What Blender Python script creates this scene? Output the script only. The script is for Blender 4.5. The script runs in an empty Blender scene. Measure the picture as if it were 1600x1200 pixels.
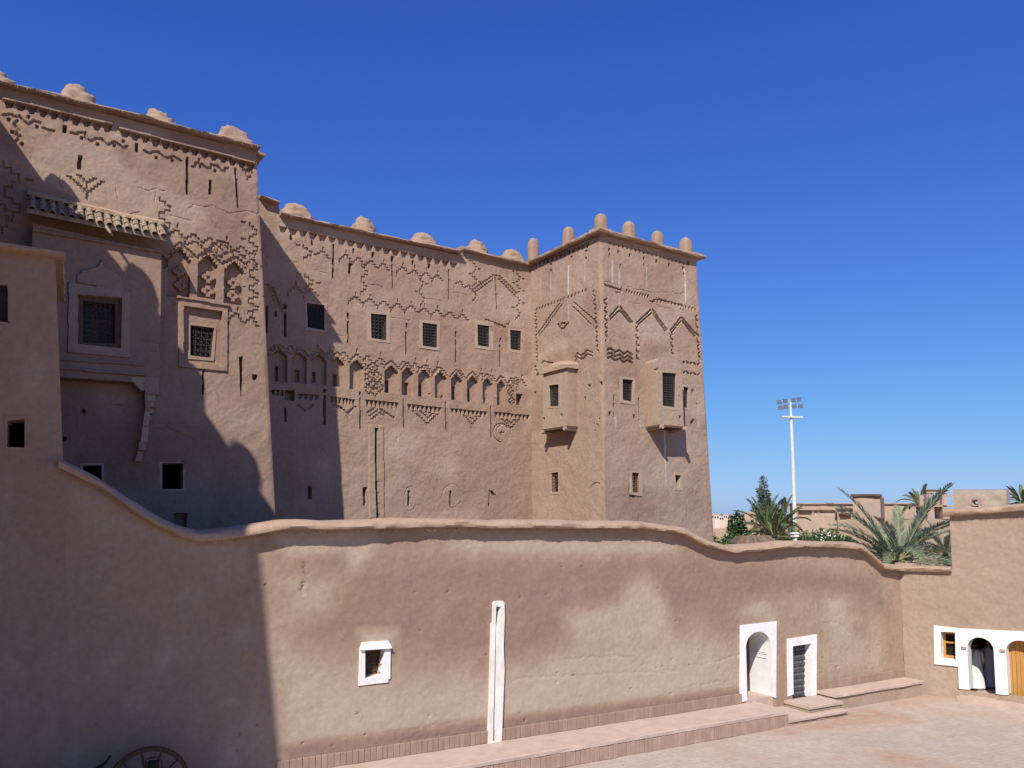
import bpy, bmesh, math, random
import numpy as np
from mathutils import Vector, Matrix
random.seed(7); rng = np.random.default_rng(11)
S = bpy.context.scene
COL = S.collection

# ------------------------------------------------------------------ camera
FPX = 1244.4                      # focal length in pixels of the 1600 px wide photograph
PITCH = math.radians(5.0); EYE = 6.7
PYC = 805 - FPX * math.tan(PITCH)  # row of the optical axis
cam = bpy.data.cameras.new('camera'); camo = bpy.data.objects.new('camera', cam); COL.objects.link(camo)
cam.sensor_width = 36; cam.lens = 36 * FPX / 1600
cam.shift_y = (PYC - 600) / 1600
camo.location = (0, 0, EYE); camo.rotation_euler = (math.pi / 2 + PITCH, 0, 0)
cam.clip_start = 0.1; cam.clip_end = 9000
S.camera = camo

# ------------------------------------------------------------------ world and sun
AZ = math.radians(57.2)
A = np.array([math.sin(AZ), math.cos(AZ), 0.0]); N = np.array([A[1], -A[0], 0.0])   # along / out of the kasbah fronts
RR, QQ = 1.2, 1.26
SUN = N - RR * A + np.array([0, 0, QQ * RR])      # towards the sun
sd = SUN / np.linalg.norm(SUN)
w = bpy.data.worlds.new('World'); S.world = w; w.use_nodes = True
nt = w.node_tree; nt.nodes.clear()
sky = nt.nodes.new('ShaderNodeTexSky'); sky.sky_type = 'NISHITA'; sky.sun_disc = False
sky.sun_elevation = math.asin(sd[2]); sky.sun_rotation = math.atan2(sd[0], sd[1]) % (2 * math.pi)
sky.altitude = 1100; sky.air_density = 1.0; sky.dust_density = 1.0; sky.ozone_density = 1.0
bg = nt.nodes.new('ShaderNodeBackground'); bg.inputs['Strength'].default_value = 0.12
# the camera's rendering of the sky: one tone curve per channel, the same over the whole sky
def scale(v):
    n = nt.nodes.new('ShaderNodeVectorMath'); n.operation = 'SCALE'; n.inputs['Scale'].default_value = v; return n
SKY = 0.12; XM, YM = 5.0, 4.0; pre = scale(SKY / XM); post = scale(YM / SKY); cv = nt.nodes.new('ShaderNodeRGBCurve')
for ch, pts in enumerate((((.12, .031), (.23, .07), (.437, .135), (.899, .30), (1.2, .45), (2, .85)), ((.196, .104), (.368, .196), (.649, .345), (1.028, .49), (1.3, .6), (2, .88)), ((.348, .44), (.603, .63), (.893, .76), (1.1, .80), (1.4, .85), (2, .9)))):
    c_ = cv.mapping.curves[ch]; c_.points[0].location = (0, 0); c_.points[1].location = (1, (.42, .40, .36)[ch])
    for x, y in pts: q_ = c_.points.new(x / XM, y / YM); q_.handle_type = 'VECTOR'
cv.mapping.update()
out = nt.nodes.new('ShaderNodeOutputWorld')
nt.links.new(sky.outputs[0], pre.inputs[0]); nt.links.new(pre.outputs[0], cv.inputs['Color']); nt.links.new(cv.outputs[0], post.inputs[0]); nt.links.new(post.outputs[0], bg.inputs[0]); nt.links.new(bg.outputs[0], out.inputs[0])
sl = bpy.data.lights.new('sun', 'SUN'); sl.energy = 5.0; sl.angle = math.radians(0.55); sl.color = (1.0, 0.94, 0.85)
so = bpy.data.objects.new('sun', sl); COL.objects.link(so)
so.rotation_euler = Vector(-sd).to_track_quat('-Z', 'Y').to_euler(); so.location = (0, -20, 60)
S.view_settings.view_transform = 'Standard'; S.view_settings.look = 'None'
S.view_settings.exposure = 0.2; S.view_settings.gamma = 1.0; S.view_settings.use_curve_mapping = False
S.render.engine = 'CYCLES'

# ------------------------------------------------------------------ measuring helpers (photograph -> metres)
FW = np.array([0, math.cos(PITCH), math.sin(PITCH)]); UPV = np.array([0, -math.sin(PITCH), math.cos(PITCH)])
RT = np.array([1.0, 0, 0]); EY = np.array([0, 0, EYE])
def ray(p): return FW + RT * ((p[0] - 800) / FPX) + UPV * ((PYC - p[1]) / FPX)
def on_plane(p, P0, n):
    r = ray(p); return EY + r * (((np.array(P0) - EY) @ n) / (r @ n))
def at_z(p, z):
    r = ray(p); return EY + r * ((z - EYE) / r[2])
def at_y(p, y):
    r = ray(p); return EY + r * (y / r[1])
def crop(ox, oy, s): return lambda x, y: (ox + x / s, oy + y / s)
c1 = crop(0, 100, 3.6364); c2 = crop(0, 400, 3.6364); c3 = crop(0, 600, 3.6364)
c4 = crop(400, 290, 3.6364); c5 = crop(400, 530, 3.6364); c6 = crop(800, 320, 4.8); c7 = crop(800, 540, 3.752)
c8 = crop(1100, 600, 3.2); d1 = crop(1100, 840, 3.2); d3 = crop(380, 840, 3.3333); d5 = crop(1440, 960, 8.571); d6 = crop(1130, 940, 6.665)
def ident(x, y): return (x, y)

# ------------------------------------------------------------------ noise
class Noise2:
    def __init__(self, seed): self.t = np.random.default_rng(seed).random((256, 256)) * 2 - 1
    def __call__(self, x, y):
        xi = np.floor(x).astype(int); yi = np.floor(y).astype(int); fx = x - xi; fy = y - yi
        fx = fx * fx * (3 - 2 * fx); fy = fy * fy * (3 - 2 * fy); t = self.t
        a = t[xi & 255, yi & 255]; b = t[(xi + 1) & 255, yi & 255]; c = t[xi & 255, (yi + 1) & 255]; d = t[(xi + 1) & 255, (yi + 1) & 255]
        return (a * (1 - fx) + b * fx) * (1 - fy) + (c * (1 - fx) + d * fx) * fy
NZ = [Noise2(k) for k in range(6)]
def fbm(x, y, f, o=3, k=0):
    r = 0; a = 1.0
    for i in range(o):
        r = r + a * NZ[(i + k) % 6](x * f + 17 * i, y * f + 31 * i); a *= 0.5; f *= 2.1
    return r

# ------------------------------------------------------------------ object helpers
def thing(name, loc, label, cat, group=None):
    o = bpy.data.objects.new(name, None); o.empty_display_size = 0.5; COL.objects.link(o)
    o.location = [float(v) for v in loc]; tag(o, label, cat, group); return o
def tag(o, label, cat, group=None):
    o['label'] = label; o['category'] = cat
    if group: o['group'] = group
    return o
def origin(o):
    v = Vector((0, 0, 0))
    while o is not None: v = v + o.location; o = o.parent
    return v
def link(name, me, parent=None, kind=None):
    o = bpy.data.objects.new(name, me); COL.objects.link(o)
    if parent is not None: o.parent = parent
    if kind: o['kind'] = kind
    return o
def mk(name, V, F, mat, parent=None, smooth=False, kind=None, sharp=40):
    off = origin(parent) if parent is not None else Vector((0, 0, 0))
    V = np.asarray(V, float).reshape(-1, 3) - np.array(off)
    me = bpy.data.meshes.new(name); me.from_pydata(V.tolist(), [], [tuple(int(i) for i in f) for f in F])
    me.materials.append(mat); me.validate()
    if smooth:
        me.polygons.foreach_set('use_smooth', [True] * len(me.polygons)); me.set_sharp_from_angle(angle=math.radians(sharp))
    return link(name, me, parent, kind)
def fast_mesh(name, V, Q, mat, smooth=True, sharp=42):
    me = bpy.data.meshes.new(name); n = len(Q); k = Q.shape[1]
    me.vertices.add(len(V)); me.vertices.foreach_set('co', np.ascontiguousarray(V, np.float32).ravel())
    me.loops.add(n * k); me.loops.foreach_set('vertex_index', np.ascontiguousarray(Q, np.int32).ravel())
    me.polygons.add(n); me.polygons.foreach_set('loop_start', np.arange(0, n * k, k, dtype=np.int32))
    me.update(calc_edges=True); me.materials.append(mat)
    if smooth:
        me.polygons.foreach_set('use_smooth', np.ones(n, bool)); me.set_sharp_from_angle(angle=math.radians(sharp))
    return me
class MB:
    """collects simple solids into one mesh"""
    def __init__(s): s.V = []; s.F = []
    def add(s, V, F):
        k = len(s.V); s.V += [tuple(map(float, v)) for v in V]; s.F += [tuple(i + k for i in f) for f in F]; return s
    def hexa(s, p):      # 8 corners: bottom 4 ccw, top 4 ccw
        return s.add(p, [(3, 2, 1, 0), (4, 5, 6, 7), (0, 1, 5, 4), (1, 2, 6, 5), (2, 3, 7, 6), (3, 0, 4, 7)])
    def box(s, c, sx, sy, sz, rz=0.0, top=1.0):
        ca, sa = math.cos(rz), math.sin(rz); p = []
        for z, k in ((0, 1.0), (sz, top)):
            for x, y in ((-1, -1), (1, -1), (1, 1), (-1, 1)):
                X, Y = x * sx / 2 * k, y * sy / 2 * k; p.append((c[0] + X * ca - Y * sa, c[1] + X * sa + Y * ca, c[2] + z))
        return s.hexa(p)
    def tube(s, pts, rad, n=8, caps=True):
        pts = [np.array(p, float) for p in pts]; rad = rad if hasattr(rad, '__len__') else [rad] * len(pts); V = []; F = []
        for i, p in enumerate(pts):
            d = pts[min(i + 1, len(pts) - 1)] - pts[max(i - 1, 0)]; d = d / (np.linalg.norm(d) + 1e-9)
            h = np.array([0, 0, 1.0]) if abs(d[2]) < 0.9 else np.array([1.0, 0, 0])
            x = np.cross(d, h); x /= np.linalg.norm(x); y = np.cross(d, x)
            for k in range(n):
                a = 2 * math.pi * k / n; V.append(p + rad[i] * (math.cos(a) * x + math.sin(a) * y))
        for i in range(len(pts) - 1):
            for k in range(n): F.append((i * n + k, i * n + (k + 1) % n, (i + 1) * n + (k + 1) % n, (i + 1) * n + k))
        if caps: F += [tuple(range(n))[::-1], tuple((len(pts) - 1) * n + k for k in range(n))]
        return s.add(V, F)
    def build(s, name, mat, parent=None, smooth=False, kind=None, sharp=40): return mk(name, s.V, s.F, mat, parent, smooth, kind, sharp)

# ------------------------------------------------------------------ materials
def newmat(name):
    m = bpy.data.materials.new(name); m.use_nodes = True; t = m.node_tree; b = t.nodes['Principled BSDF']
    b.inputs['Specular IOR Level'].default_value = 0.15; return m, t, b
def nd(t, ty, **kw):
    n = t.nodes.new(ty)
    for k, v in kw.items(): setattr(n, k, v)
    return n
def noise(t, vec, scale, detail=4, rough=0.55):
    n = nd(t, 'ShaderNodeTexNoise'); n.inputs['Scale'].default_value = scale; n.inputs['Detail'].default_value = detail; n.inputs['Roughness'].default_value = rough
    if vec is not None: t.links.new(vec, n.inputs['Vector'])
    return n.outputs['Fac']
def maprange(t, v, a, b, c=0.0, d=1.0):
    n = nd(t, 'ShaderNodeMapRange'); n.inputs[1].default_value = a; n.inputs[2].default_value = b; n.inputs[3].default_value = c; n.inputs[4].default_value = d
    t.links.new(v, n.inputs[0]); return n.outputs[0]
def mix(t, f, a, b, mode='MIX'):
    n = nd(t, 'ShaderNodeMix', data_type='RGBA', blend_type=mode)
    for s, v in ((n.inputs[0], f), (n.inputs[6], a), (n.inputs[7], b)):
        if isinstance(v, (int, float)): s.default_value = v
        elif isinstance(v, tuple): s.default_value = (*v, 1) if len(v) == 3 else v
        else: t.links.new(v, s)
    return n.outputs[2]
def scaled(t, pos, sx, sy, sz, rz=0.0):
    n = nd(t, 'ShaderNodeMapping'); n.inputs['Scale'].default_value = (sx, sy, sz); n.inputs['Rotation'].default_value = (0, 0, rz)
    t.links.new(pos, n.inputs['Vector']); return n.outputs[0]
def bump(t, b, h, dist, strength=1.0, prev=None):
    n = nd(t, 'ShaderNodeBump'); n.inputs['Distance'].default_value = dist; n.inputs['Strength'].default_value = strength
    t.links.new(h, n.inputs['Height'])
    if prev is not None: t.links.new(prev, n.inputs['Normal'])
    t.links.new(n.outputs[0], b.inputs['Normal']); return n.outputs[0]
def mud(name, ca, cb, pale, pink, bumpd=0.012, cracks=0.0):
    m, t, b = newmat(name); g = nd(t, 'ShaderNodeNewGeometry'); pos = g.outputs['Position']
    col = mix(t, maprange(t, noise(t, pos, 0.42, 5, 0.6), 0.36, 0.64), ca, cb)
    col = mix(t, maprange(t, noise(t, scaled(t, pos, 1, 1, 0.7), 1.3, 4), 0.52, 0.72, 0, 0.45), col, pale)
    col = mix(t, maprange(t, noise(t, scaled(t, pos, 2.2, 2.2, 0.16), 1.0, 4), 0.5, 0.75, 0, 0.3), col, pink)
    at = nd(t, 'ShaderNodeAttribute', attribute_name='tint'); wob = noise(t, pos, 2.4, 5, 0.65)
    sm = nd(t, 'ShaderNodeMath', operation='MULTIPLY_ADD'); t.links.new(wob, sm.inputs[0]); sm.inputs[1].default_value = 0.9; sm.inputs[2].default_value = 0.55
    pr = nd(t, 'ShaderNodeMath', operation='MULTIPLY'); t.links.new(at.outputs['Fac'], pr.inputs[0]); t.links.new(sm.outputs[0], pr.inputs[1])
    col = mix(t, maprange(t, pr.outputs[0], 0.05, 1.0, 0, 0.9), col, pale); col = mix(t, maprange(t, pr.outputs[0], -0.05, -1.0, 0, 0.9), col, pink)
    al = nd(t, 'ShaderNodeAttribute', attribute_name='lime')
    col = mix(t, maprange(t, noise(t, pos, 9, 4), 0.3, 0.75, 0.72, 1.22), (0, 0, 0), col, 'MIX') if False else mix(t, 1.0, col, nd_grey(t, maprange(t, noise(t, pos, 7, 5, 0.7), 0.25, 0.8, 0.84, 1.14)), 'MULTIPLY')
    fleck = maprange(t, noise(t, pos, 34, 3, 0.7), 0.62, 0.72, 0, 0.5); col = mix(t, fleck, col, tuple(0.55 * v for v in ca))
    straw = maprange(t, noise(t, scaled(t, pos, 1, 1, 1, 0.4), 55, 2, 0.8), 0.66, 0.72, 0, 0.3); col = mix(t, straw, col, tuple(min(1, 1.25 * v) for v in pale))
    dsp = nd(t, 'ShaderNodeVectorMath', operation='MULTIPLY_ADD'); nz_ = nd(t, 'ShaderNodeTexNoise'); nz_.inputs['Scale'].default_value = 2.6; nz_.inputs['Detail'].default_value = 6; t.links.new(pos, nz_.inputs['Vector'])
    t.links.new(nz_.outputs['Color'], dsp.inputs[0]); dsp.inputs[1].default_value = (.55, .55, .55); t.links.new(pos, dsp.inputs[2])
    vo = nd(t, 'ShaderNodeTexVoronoi', feature='DISTANCE_TO_EDGE'); vo.inputs['Scale'].default_value = .75; t.links.new(dsp.outputs[0], vo.inputs['Vector'])
    ck = nd(t, 'ShaderNodeMath', operation='MULTIPLY'); t.links.new(maprange(t, vo.outputs['Distance'], .002, .008, 1, 0), ck.inputs[0]); t.links.new(maprange(t, noise(t, pos, .8, 3), .54, .64, 0, cracks), ck.inputs[1])
    col = mix(t, ck.outputs[0], col, tuple(.5 * v for v in ca))
    col = mix(t, al.outputs['Fac'], col, (0.62, 0.58, 0.53))
    t.links.new(col, b.inputs['Base Color']); b.inputs['Roughness'].default_value = 0.95
    p = bump(t, b, noise(t, pos, 13, 5, 0.65), bumpd * 1.7, 0.35); p = bump(t, b, ck.outputs[0], -.03, .6, p); bump(t, b, noise(t, pos, 60, 4, 0.7), bumpd, 0.5, p)
    return m
def nd_grey(t, v):
    n = nd(t, 'ShaderNodeCombineColor')
    for i in range(3): t.links.new(v, n.inputs[i])
    return n.outputs[0]
def plain(name, col, var=0.15, rough=0.8, scale=8.0, bumpd=0.0, metal=0.0, col2=None, stretch=None):
    m, t, b = newmat(name); g = nd(t, 'ShaderNodeNewGeometry'); pos = g.outputs['Position']
    if stretch: pos = scaled(t, pos, *stretch)
    c = mix(t, maprange(t, noise(t, pos, scale, 5, 0.65), 0.32, 0.68), tuple(v * (1 - var) for v in col), col2 or tuple(min(1, v * (1 + var)) for v in col))
    t.links.new(c, b.inputs['Base Color']); b.inputs['Roughness'].default_value = rough; b.inputs['Metallic'].default_value = metal
    if bumpd: bump(t, b, noise(t, pos, scale * 3, 5, 0.65), bumpd, 0.6)
    return m
M = {}
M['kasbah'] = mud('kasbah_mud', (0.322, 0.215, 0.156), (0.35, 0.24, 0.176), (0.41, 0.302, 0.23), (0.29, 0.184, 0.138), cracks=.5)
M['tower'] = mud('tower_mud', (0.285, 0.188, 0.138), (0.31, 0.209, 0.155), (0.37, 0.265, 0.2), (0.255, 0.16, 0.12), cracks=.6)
M['wall'] = mud('courtyard_mud', (0.325, 0.225, 0.16), (0.36, 0.256, 0.184), (0.445, 0.36, 0.275), (0.25, 0.163, 0.124), 0.012)
M['coping'] = mud('coping_mud', (0.42, 0.295, 0.21), (0.385, 0.268, 0.19), (0.48, 0.36, 0.265), (0.34, 0.225, 0.16), 0.03)
M['rosy'] = mud('rosy_mud', (0.35, 0.258, 0.192), (0.38, 0.283, 0.213), (0.42, 0.325, 0.25), (0.315, 0.222, 0.168))
M['far'] = mud('far_mud', (0.41, 0.297, 0.228), (0.44, 0.325, 0.25), (0.48, 0.365, 0.29), (0.37, 0.262, 0.2), 0.01)
M['stone'] = mud('rough_adobe', (0.40, 0.315, 0.24), (0.45, 0.36, 0.275), (0.45, 0.36, 0.28), (0.29, 0.215, 0.165), 0.05)
M['surround'] = mud('window_plaster', (0.385, 0.28, 0.212), (0.41, 0.3, 0.23), (0.47, 0.37, 0.29), (0.37, 0.27, 0.205), 0.006)
M['white'] = plain('white_limewash', (0.77, 0.76, 0.75), 0.06, 0.85, 2.5, 0.006, col2=(0.82, 0.81, 0.80))
def whitewash(m):
    t = m.node_tree; b = t.nodes['Principled BSDF']; l = b.inputs['Base Color'].links[0].from_socket; g = nd(t, 'ShaderNodeNewGeometry'); p = g.outputs['Position']
    c = mix(t, maprange(t, noise(t, scaled(t, p, 3, 3, .7), 1.0, 6, .75), .5, .72, 0, .45), l, (.60, .50, .41)); c = mix(t, maprange(t, noise(t, p, 11, 5, .75), .58, .7, 0, .4), c, (.55, .44, .35)); t.links.new(c, b.inputs['Base Color'])
    bump(t, b, noise(t, p, 14, 5, .7), .015, .5)
whitewash(M['white'])
M['dirtywhite'] = plain('stained_limewash', (0.70, 0.66, 0.60), 0.1, 0.9, 5, 0.012, col2=(0.82, 0.80, 0.77), stretch=(1, 1, 0.35))
M['iron'] = plain('wrought_iron', (0.05, 0.048, 0.047), 0.3, 0.6, 20)
M['rustiron'] = plain('rusty_iron', (0.11, 0.06, 0.04), 0.3, 0.75, 25)
M['room_dark'] = plain('painted_room_dark', (0.02, 0.018, 0.017), 0.3, 0.9, 5)  # near-black colour stands in for the unlit interior behind window openings
M['oak'] = plain('varnished_pine', (0.46, 0.225, 0.062), 0.14, 0.5, 6, 0.002, col2=(0.52, 0.27, 0.085), stretch=(5, 5, 0.35))
M['oldwood'] = plain('old_wood', (0.12, 0.075, 0.05), 0.3, 0.85, 6, 0.006, stretch=(4, 4, 0.6))
M['greywood'] = plain('weathered_door', (0.13, 0.13, 0.128), 0.25, 0.75, 7, 0.004, stretch=(3, 3, 0.4))
M['gate_strap'] = plain('gate_strap', (0.085, 0.085, 0.086), 0.2, 0.6, 15)
M['stud'] = plain('door_studs', (0.05, 0.05, 0.052), 0.2, 0.5, 20, metal=0.4)
M['tile'] = plain('old_roof_tile', (0.26, 0.18, 0.125), 0.3, 0.85, 5, 0.01, col2=(0.37, 0.285, 0.20))
M['straw'] = plain('straw', (0.25, 0.18, 0.125), 0.3, 0.9, 12)
M['brickA'] = plain('rosy_paving_brick', (0.36, 0.252, 0.192), 0.12, 0.9, 3, 0.004)
M['skirtA'] = plain('skirting_brick', (0.30, 0.205, 0.155), 0.1, 0.95, 3, 0.004); M['skirtB'] = plain('skirting_brick_pale', (0.325, 0.225, 0.172), 0.1, 0.95, 3, 0.004)
M['brickB'] = plain('brown_paving_brick', (0.335, 0.23, 0.176), 0.12, 0.9, 3, 0.004)
M['seat'] = plain('bench_screed', (0.47, 0.355, 0.285), 0.1, 0.95, 2.2, 0.008, col2=(0.52, 0.40, 0.325))
M['mast'] = plain('mast_paint', (0.55, 0.60, 0.55), 0.08, 0.5, 3, col2=(0.62, 0.66, 0.6))
M['lampbody'] = plain('floodlight_casing', (0.09, 0.10, 0.13), 0.15, 0.5, 10)
M['lampglass'] = plain('floodlight_glass', (0.2, 0.23, 0.28), 0.1, 0.15, 4)
M['bark'] = plain('bark', (0.13, 0.095, 0.07), 0.35, 0.95, 9, 0.02)
M['robe'] = plain('pale_robe', (0.66, 0.66, 0.66), 0.05, 0.9, 5, 0.004, col2=(0.72, 0.72, 0.72))
M['robe2'] = plain('lavender_robe', (0.55, 0.52, 0.63), 0.05, 0.9, 5, 0.004)
M['skin'] = plain('skin', (0.27, 0.15, 0.10), 0.06, 0.6, 20)
M['hair'] = plain('dark_hair', (0.02, 0.016, 0.014), 0.2, 0.7, 30)
M['slipper'] = plain('yellow_slipper', (0.62, 0.52, 0.16), 0.08, 0.7, 20)
M['gun'] = plain('gun_metal', (0.03, 0.028, 0.026), 0.25, 0.7, 12, 0.002)
M['cream'] = plain('cream_render', (0.52, 0.42, 0.35), 0.1, 0.9, 1)
M['terracotta'] = mud('distant_render', (0.56, 0.46, 0.40), (0.6, 0.5, 0.44), (0.65, 0.55, 0.49), (0.52, 0.41, 0.35))
def leafmat(name, a, b2, trans=0.15):
    m, t, b = newmat(name); oi = nd(t, 'ShaderNodeNewGeometry')
    c = mix(t, oi.outputs['Random Per Island'], a, b2)
    c = mix(t, maprange(t, noise(t, oi.outputs['Position'], 1.6, 3), 0.35, 0.65, 0, 0.6), c, tuple(v * 0.7 for v in a))
    t.links.new(c, b.inputs['Base Color']); b.inputs['Roughness'].default_value = 0.6
    tr = nd(t, 'ShaderNodeBsdfTranslucent'); t.links.new(c, tr.inputs[0]); ms = nd(t, 'ShaderNodeMixShader'); ms.inputs[0].default_value = trans
    o = t.nodes['Material Output']; t.links.new(b.outputs[0], ms.inputs[1]); t.links.new(tr.outputs[0], ms.inputs[2]); t.links.new(ms.outputs[0], o.inputs[0])
    return m
M['palm'] = leafmat('date_palm_leaf', (0.20, 0.245, 0.165), (0.37, 0.42, 0.30), .3)
M['palm2'] = leafmat('green_palm_leaf', (0.09, 0.125, 0.055), (0.17, 0.21, 0.10))
M['rachis'] = plain('palm_rachis', (0.25, 0.26, 0.13), 0.15, 0.7, 5)
M['dgreen'] = leafmat('dark_green_leaf', (0.035, 0.075, 0.025), (0.075, 0.13, 0.045))
M['lgreen'] = leafmat('fresh_green_leaf', (0.06, 0.11, 0.03), (0.13, 0.19, 0.06))
M['poplar'] = leafmat('poplar_leaf', (0.08, 0.115, 0.07), (0.17, 0.21, 0.14))
M['petal'] = plain('white_petal', (0.8, 0.8, 0.76), 0.05, 0.8, 5)

# ------------------------------------------------------------------ Face: a wall modelled as a fine sheet with real relief
class Face:
    def __init__(s, O, a, m):
        s.O = np.array(O, float); s.a = np.array(a, float) / np.linalg.norm(a); s.m = np.array(m, float) / np.linalg.norm(m)
        s.v = np.cross(s.m, s.a)
        if s.v[2] < 0: s.v = -s.v
    def uv(s, p):
        P = on_plane(p, s.O, s.m); return ((P - s.O) @ s.a, (P - s.O) @ s.v)
    def uv3(s, P): return ((np.array(P) - s.O) @ s.a, (np.array(P) - s.O) @ s.v)
    def P(s, u, v, h=0.0): return s.O + s.a * u + s.v * v + s.m * h
    def offset(s, d): return Face(s.O + s.m * d, s.a, s.m)
    # grid: bottom edge (2 uv points), top edge polyline (uv), cell size
    def grid(s, bl, br, top, du, dv, fine_v=None):
        top = [np.array(p, float) for p in top]; L = np.r_[0, np.cumsum([np.linalg.norm(top[i + 1] - top[i]) for i in range(len(top) - 1)])]
        wdt = max(L[-1], math.dist(bl, br)); nu = int(wdt / du) + 1; s.s = np.linspace(0, 1, nu + 1)
        T = np.array(top); tu = np.interp(s.s * L[-1], L, T[:, 0]); tv = np.interp(s.s * L[-1], L, T[:, 1])
        bu = bl[0] + (br[0] - bl[0]) * s.s; bv = bl[1] + (br[1] - bl[1]) * s.s
        vm = max(T[:, 1]); vb = min(bl[1], br[1])
        if fine_v is None: t = np.linspace(0, 1, int((vm - vb) / dv) + 2)
        else:
            f = (fine_v - vb) / (vm - vb); t = np.r_[np.linspace(0, f, max(2, int((fine_v - vb) / 0.35)), endpoint=False), np.linspace(f, 1, int((vm - fine_v) / dv) + 2)]
        t = t[:, None]; s.U = bu + (tu - bu) * t; s.V = bv + (tv - bv) * t
        s.H = np.zeros_like(s.U); s.hole = np.zeros_like(s.U, bool); s.tint = np.zeros_like(s.U); s.lime = np.zeros_like(s.U)
        s.rv0 = s.V.min(1); s.rv1 = s.V.max(1); s.cu0 = s.U.min(0); s.cu1 = s.U.max(0); s.cell = du; return s
    def win(s, u0, u1, v0, v1):
        r = np.nonzero((s.rv1 >= v0) & (s.rv0 <= v1))[0]; c = np.nonzero((s.cu1 >= u0) & (s.cu0 <= u1))[0]
        if len(r) == 0 or len(c) == 0: return None
        return (slice(r[0], r[-1] + 1), slice(c[0], c[-1] + 1))
    def inside(s, pts, W):
        U = s.U[W]; V = s.V[W]; m = np.zeros(U.shape, bool); n = len(pts)
        for i in range(n):
            (x0, y0), (x1, y1) = pts[i], pts[(i + 1) % n]
            if y0 == y1: continue
            c = ((V >= y0) != (V >= y1)) & (U < (x1 - x0) * (V - y0) / (y1 - y0) + x0); m ^= c
        return m
    def poly(s, pts, h, hole=False, raise_=False):
        p = np.array(pts); W = s.win(p[:, 0].min(), p[:, 0].max(), p[:, 1].min(), p[:, 1].max())
        if W is None: return
        m = s.inside([tuple(q) for q in p], W); H = s.H[W]
        H[m] = (np.maximum(H, h) if raise_ else np.minimum(H, h))[m] if h is not None else H[m]
        if hole: s.hole[W] |= m
    def setpoly(s, pts, h):
        p = np.array(pts); W = s.win(p[:, 0].min(), p[:, 0].max(), p[:, 1].min(), p[:, 1].max())
        if W is None: return
        s.H[W][s.inside([tuple(q) for q in p], W)] = h
    def dist(s, pts, W):
        U = s.U[W]; V = s.V[W]; D = np.full(U.shape, 1e9)
        for (x0, y0), (x1, y1) in zip(pts[:-1], pts[1:]):
            dx, dy = x1 - x0, y1 - y0; L = dx * dx + dy * dy + 1e-12
            t = np.clip(((U - x0) * dx + (V - y0) * dy) / L, 0, 1); D = np.minimum(D, (U - x0 - t * dx) ** 2 + (V - y0 - t * dy) ** 2)
        return np.sqrt(D)
    def line(s, pts, wd, h):
        pts = [tuple(map(float, q)) for q in pts]; p = np.array(pts); W = s.win(p[:, 0].min() - wd, p[:, 0].max() + wd, p[:, 1].min() - wd, p[:, 1].max() + wd)
        if W is None: return
        D = s.dist(pts, W); H = s.H[W]; m = D < wd / 2
        if h < 0: H[m] = np.minimum(H, np.minimum(h, H + h * 0.6))[m] if False else np.minimum(H[m], h)
        else: H[m] = np.maximum(H[m], h)
    def blot(s, pts, soft, val, arr='tint'):
        p = np.array(pts); W = s.win(p[:, 0].min() - soft, p[:, 0].max() + soft, p[:, 1].min() - soft, p[:, 1].max() + soft)
        if W is None: return
        m = s.inside([tuple(q) for q in p], W); D = s.dist([tuple(q) for q in p] + [tuple(p[0])], W)
        f = np.where(m, 0.5 + 0.5 * np.clip(D / soft, 0, 1), 0.5 - 0.5 * np.clip(D / soft, 0, 1)); T = getattr(s, arr)[W]
        T[...] = T * (1 - f) + val * f
    def patches(s, n, seed):
        r = random.Random(seed)
        for _ in range(n):
            u = r.uniform(s.cu0.min(), s.cu1.max()); v = r.uniform(-1, s.rv1.max()); a, b = r.uniform(.3, 1.6), r.uniform(.25, 1.0); k = r.uniform(0, 6)
            s.blot([(u + a * (1 + .25 * math.sin(3 * t + k)) * math.cos(t), v + b * (1 + .25 * math.cos(2 * t + k)) * math.sin(t)) for t in np.linspace(0, 5.8, 12)], r.uniform(.1, .6), r.choice((-.9, -.6, .6, .9, 1.0)))
    def streak(s, p0, p1, wd, val):
        W = s.win(min(p0[0], p1[0]) - wd, max(p0[0], p1[0]) + wd, min(p0[1], p1[1]) - wd, max(p0[1], p1[1]) + wd)
        if W is None: return
        D = s.dist([p0, p1], W) + 0.02 * NZ[2](s.U[W] * 9, s.V[W] * 3); s.lime[W] = np.maximum(s.lime[W], val * np.clip(1.3 - D / wd * 2, 0, 1))
    def finish(s, name, mat, parent, amp=0.014, lump=0.02, edge=None, skirt=0.0, back=False, smooth=True, seed=0):
        r, c = s.U.shape; h = s.H.copy(); nz = amp * fbm(s.U, s.V, 2.3, 4, seed) + lump * fbm(s.U + 40, s.V, 0.45, 2, seed + 1) + 0.0035 * fbm(s.U, s.V, 11, 2, seed + 2)
        edge = edge or {}
        wdt = np.hypot(s.U - s.U[:, :1], s.V - s.V[:, :1]); wd2 = np.hypot(s.U - s.U[:, -1:], s.V - s.V[:, -1:])
        for k, D in (('L', wdt), ('R', wd2)):
            if k in edge:
                q = np.clip(D / 0.16, 0, 1); q = q * q * (3 - 2 * q); nz = nz * q - 0.05 * (1 - np.sqrt(np.clip(1 - (1 - np.clip(D / 0.16, 0, 1)) ** 2, 0, 1)))
        h = h + nz
        P = s.O + s.U[..., None] * s.a + s.V[..., None] * s.v + h[..., None] * s.m
        for k, col in (('L', 0), ('R', -1)):
            if k in edge and edge[k] is not None:
                base = s.O + s.U[:, col, None] * s.a + s.V[:, col, None] * s.v; ww = 0.045 + 0.02 * NZ[3](s.V[:, col] * 1.7, s.V[:, col] * 0 + 3.3)
                P[:, col] = base - ww[:, None] * (s.m + edge[k])
        V = P.reshape(-1, 3); idx = np.arange(r * c).reshape(r, c); hol = s.hole
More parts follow.
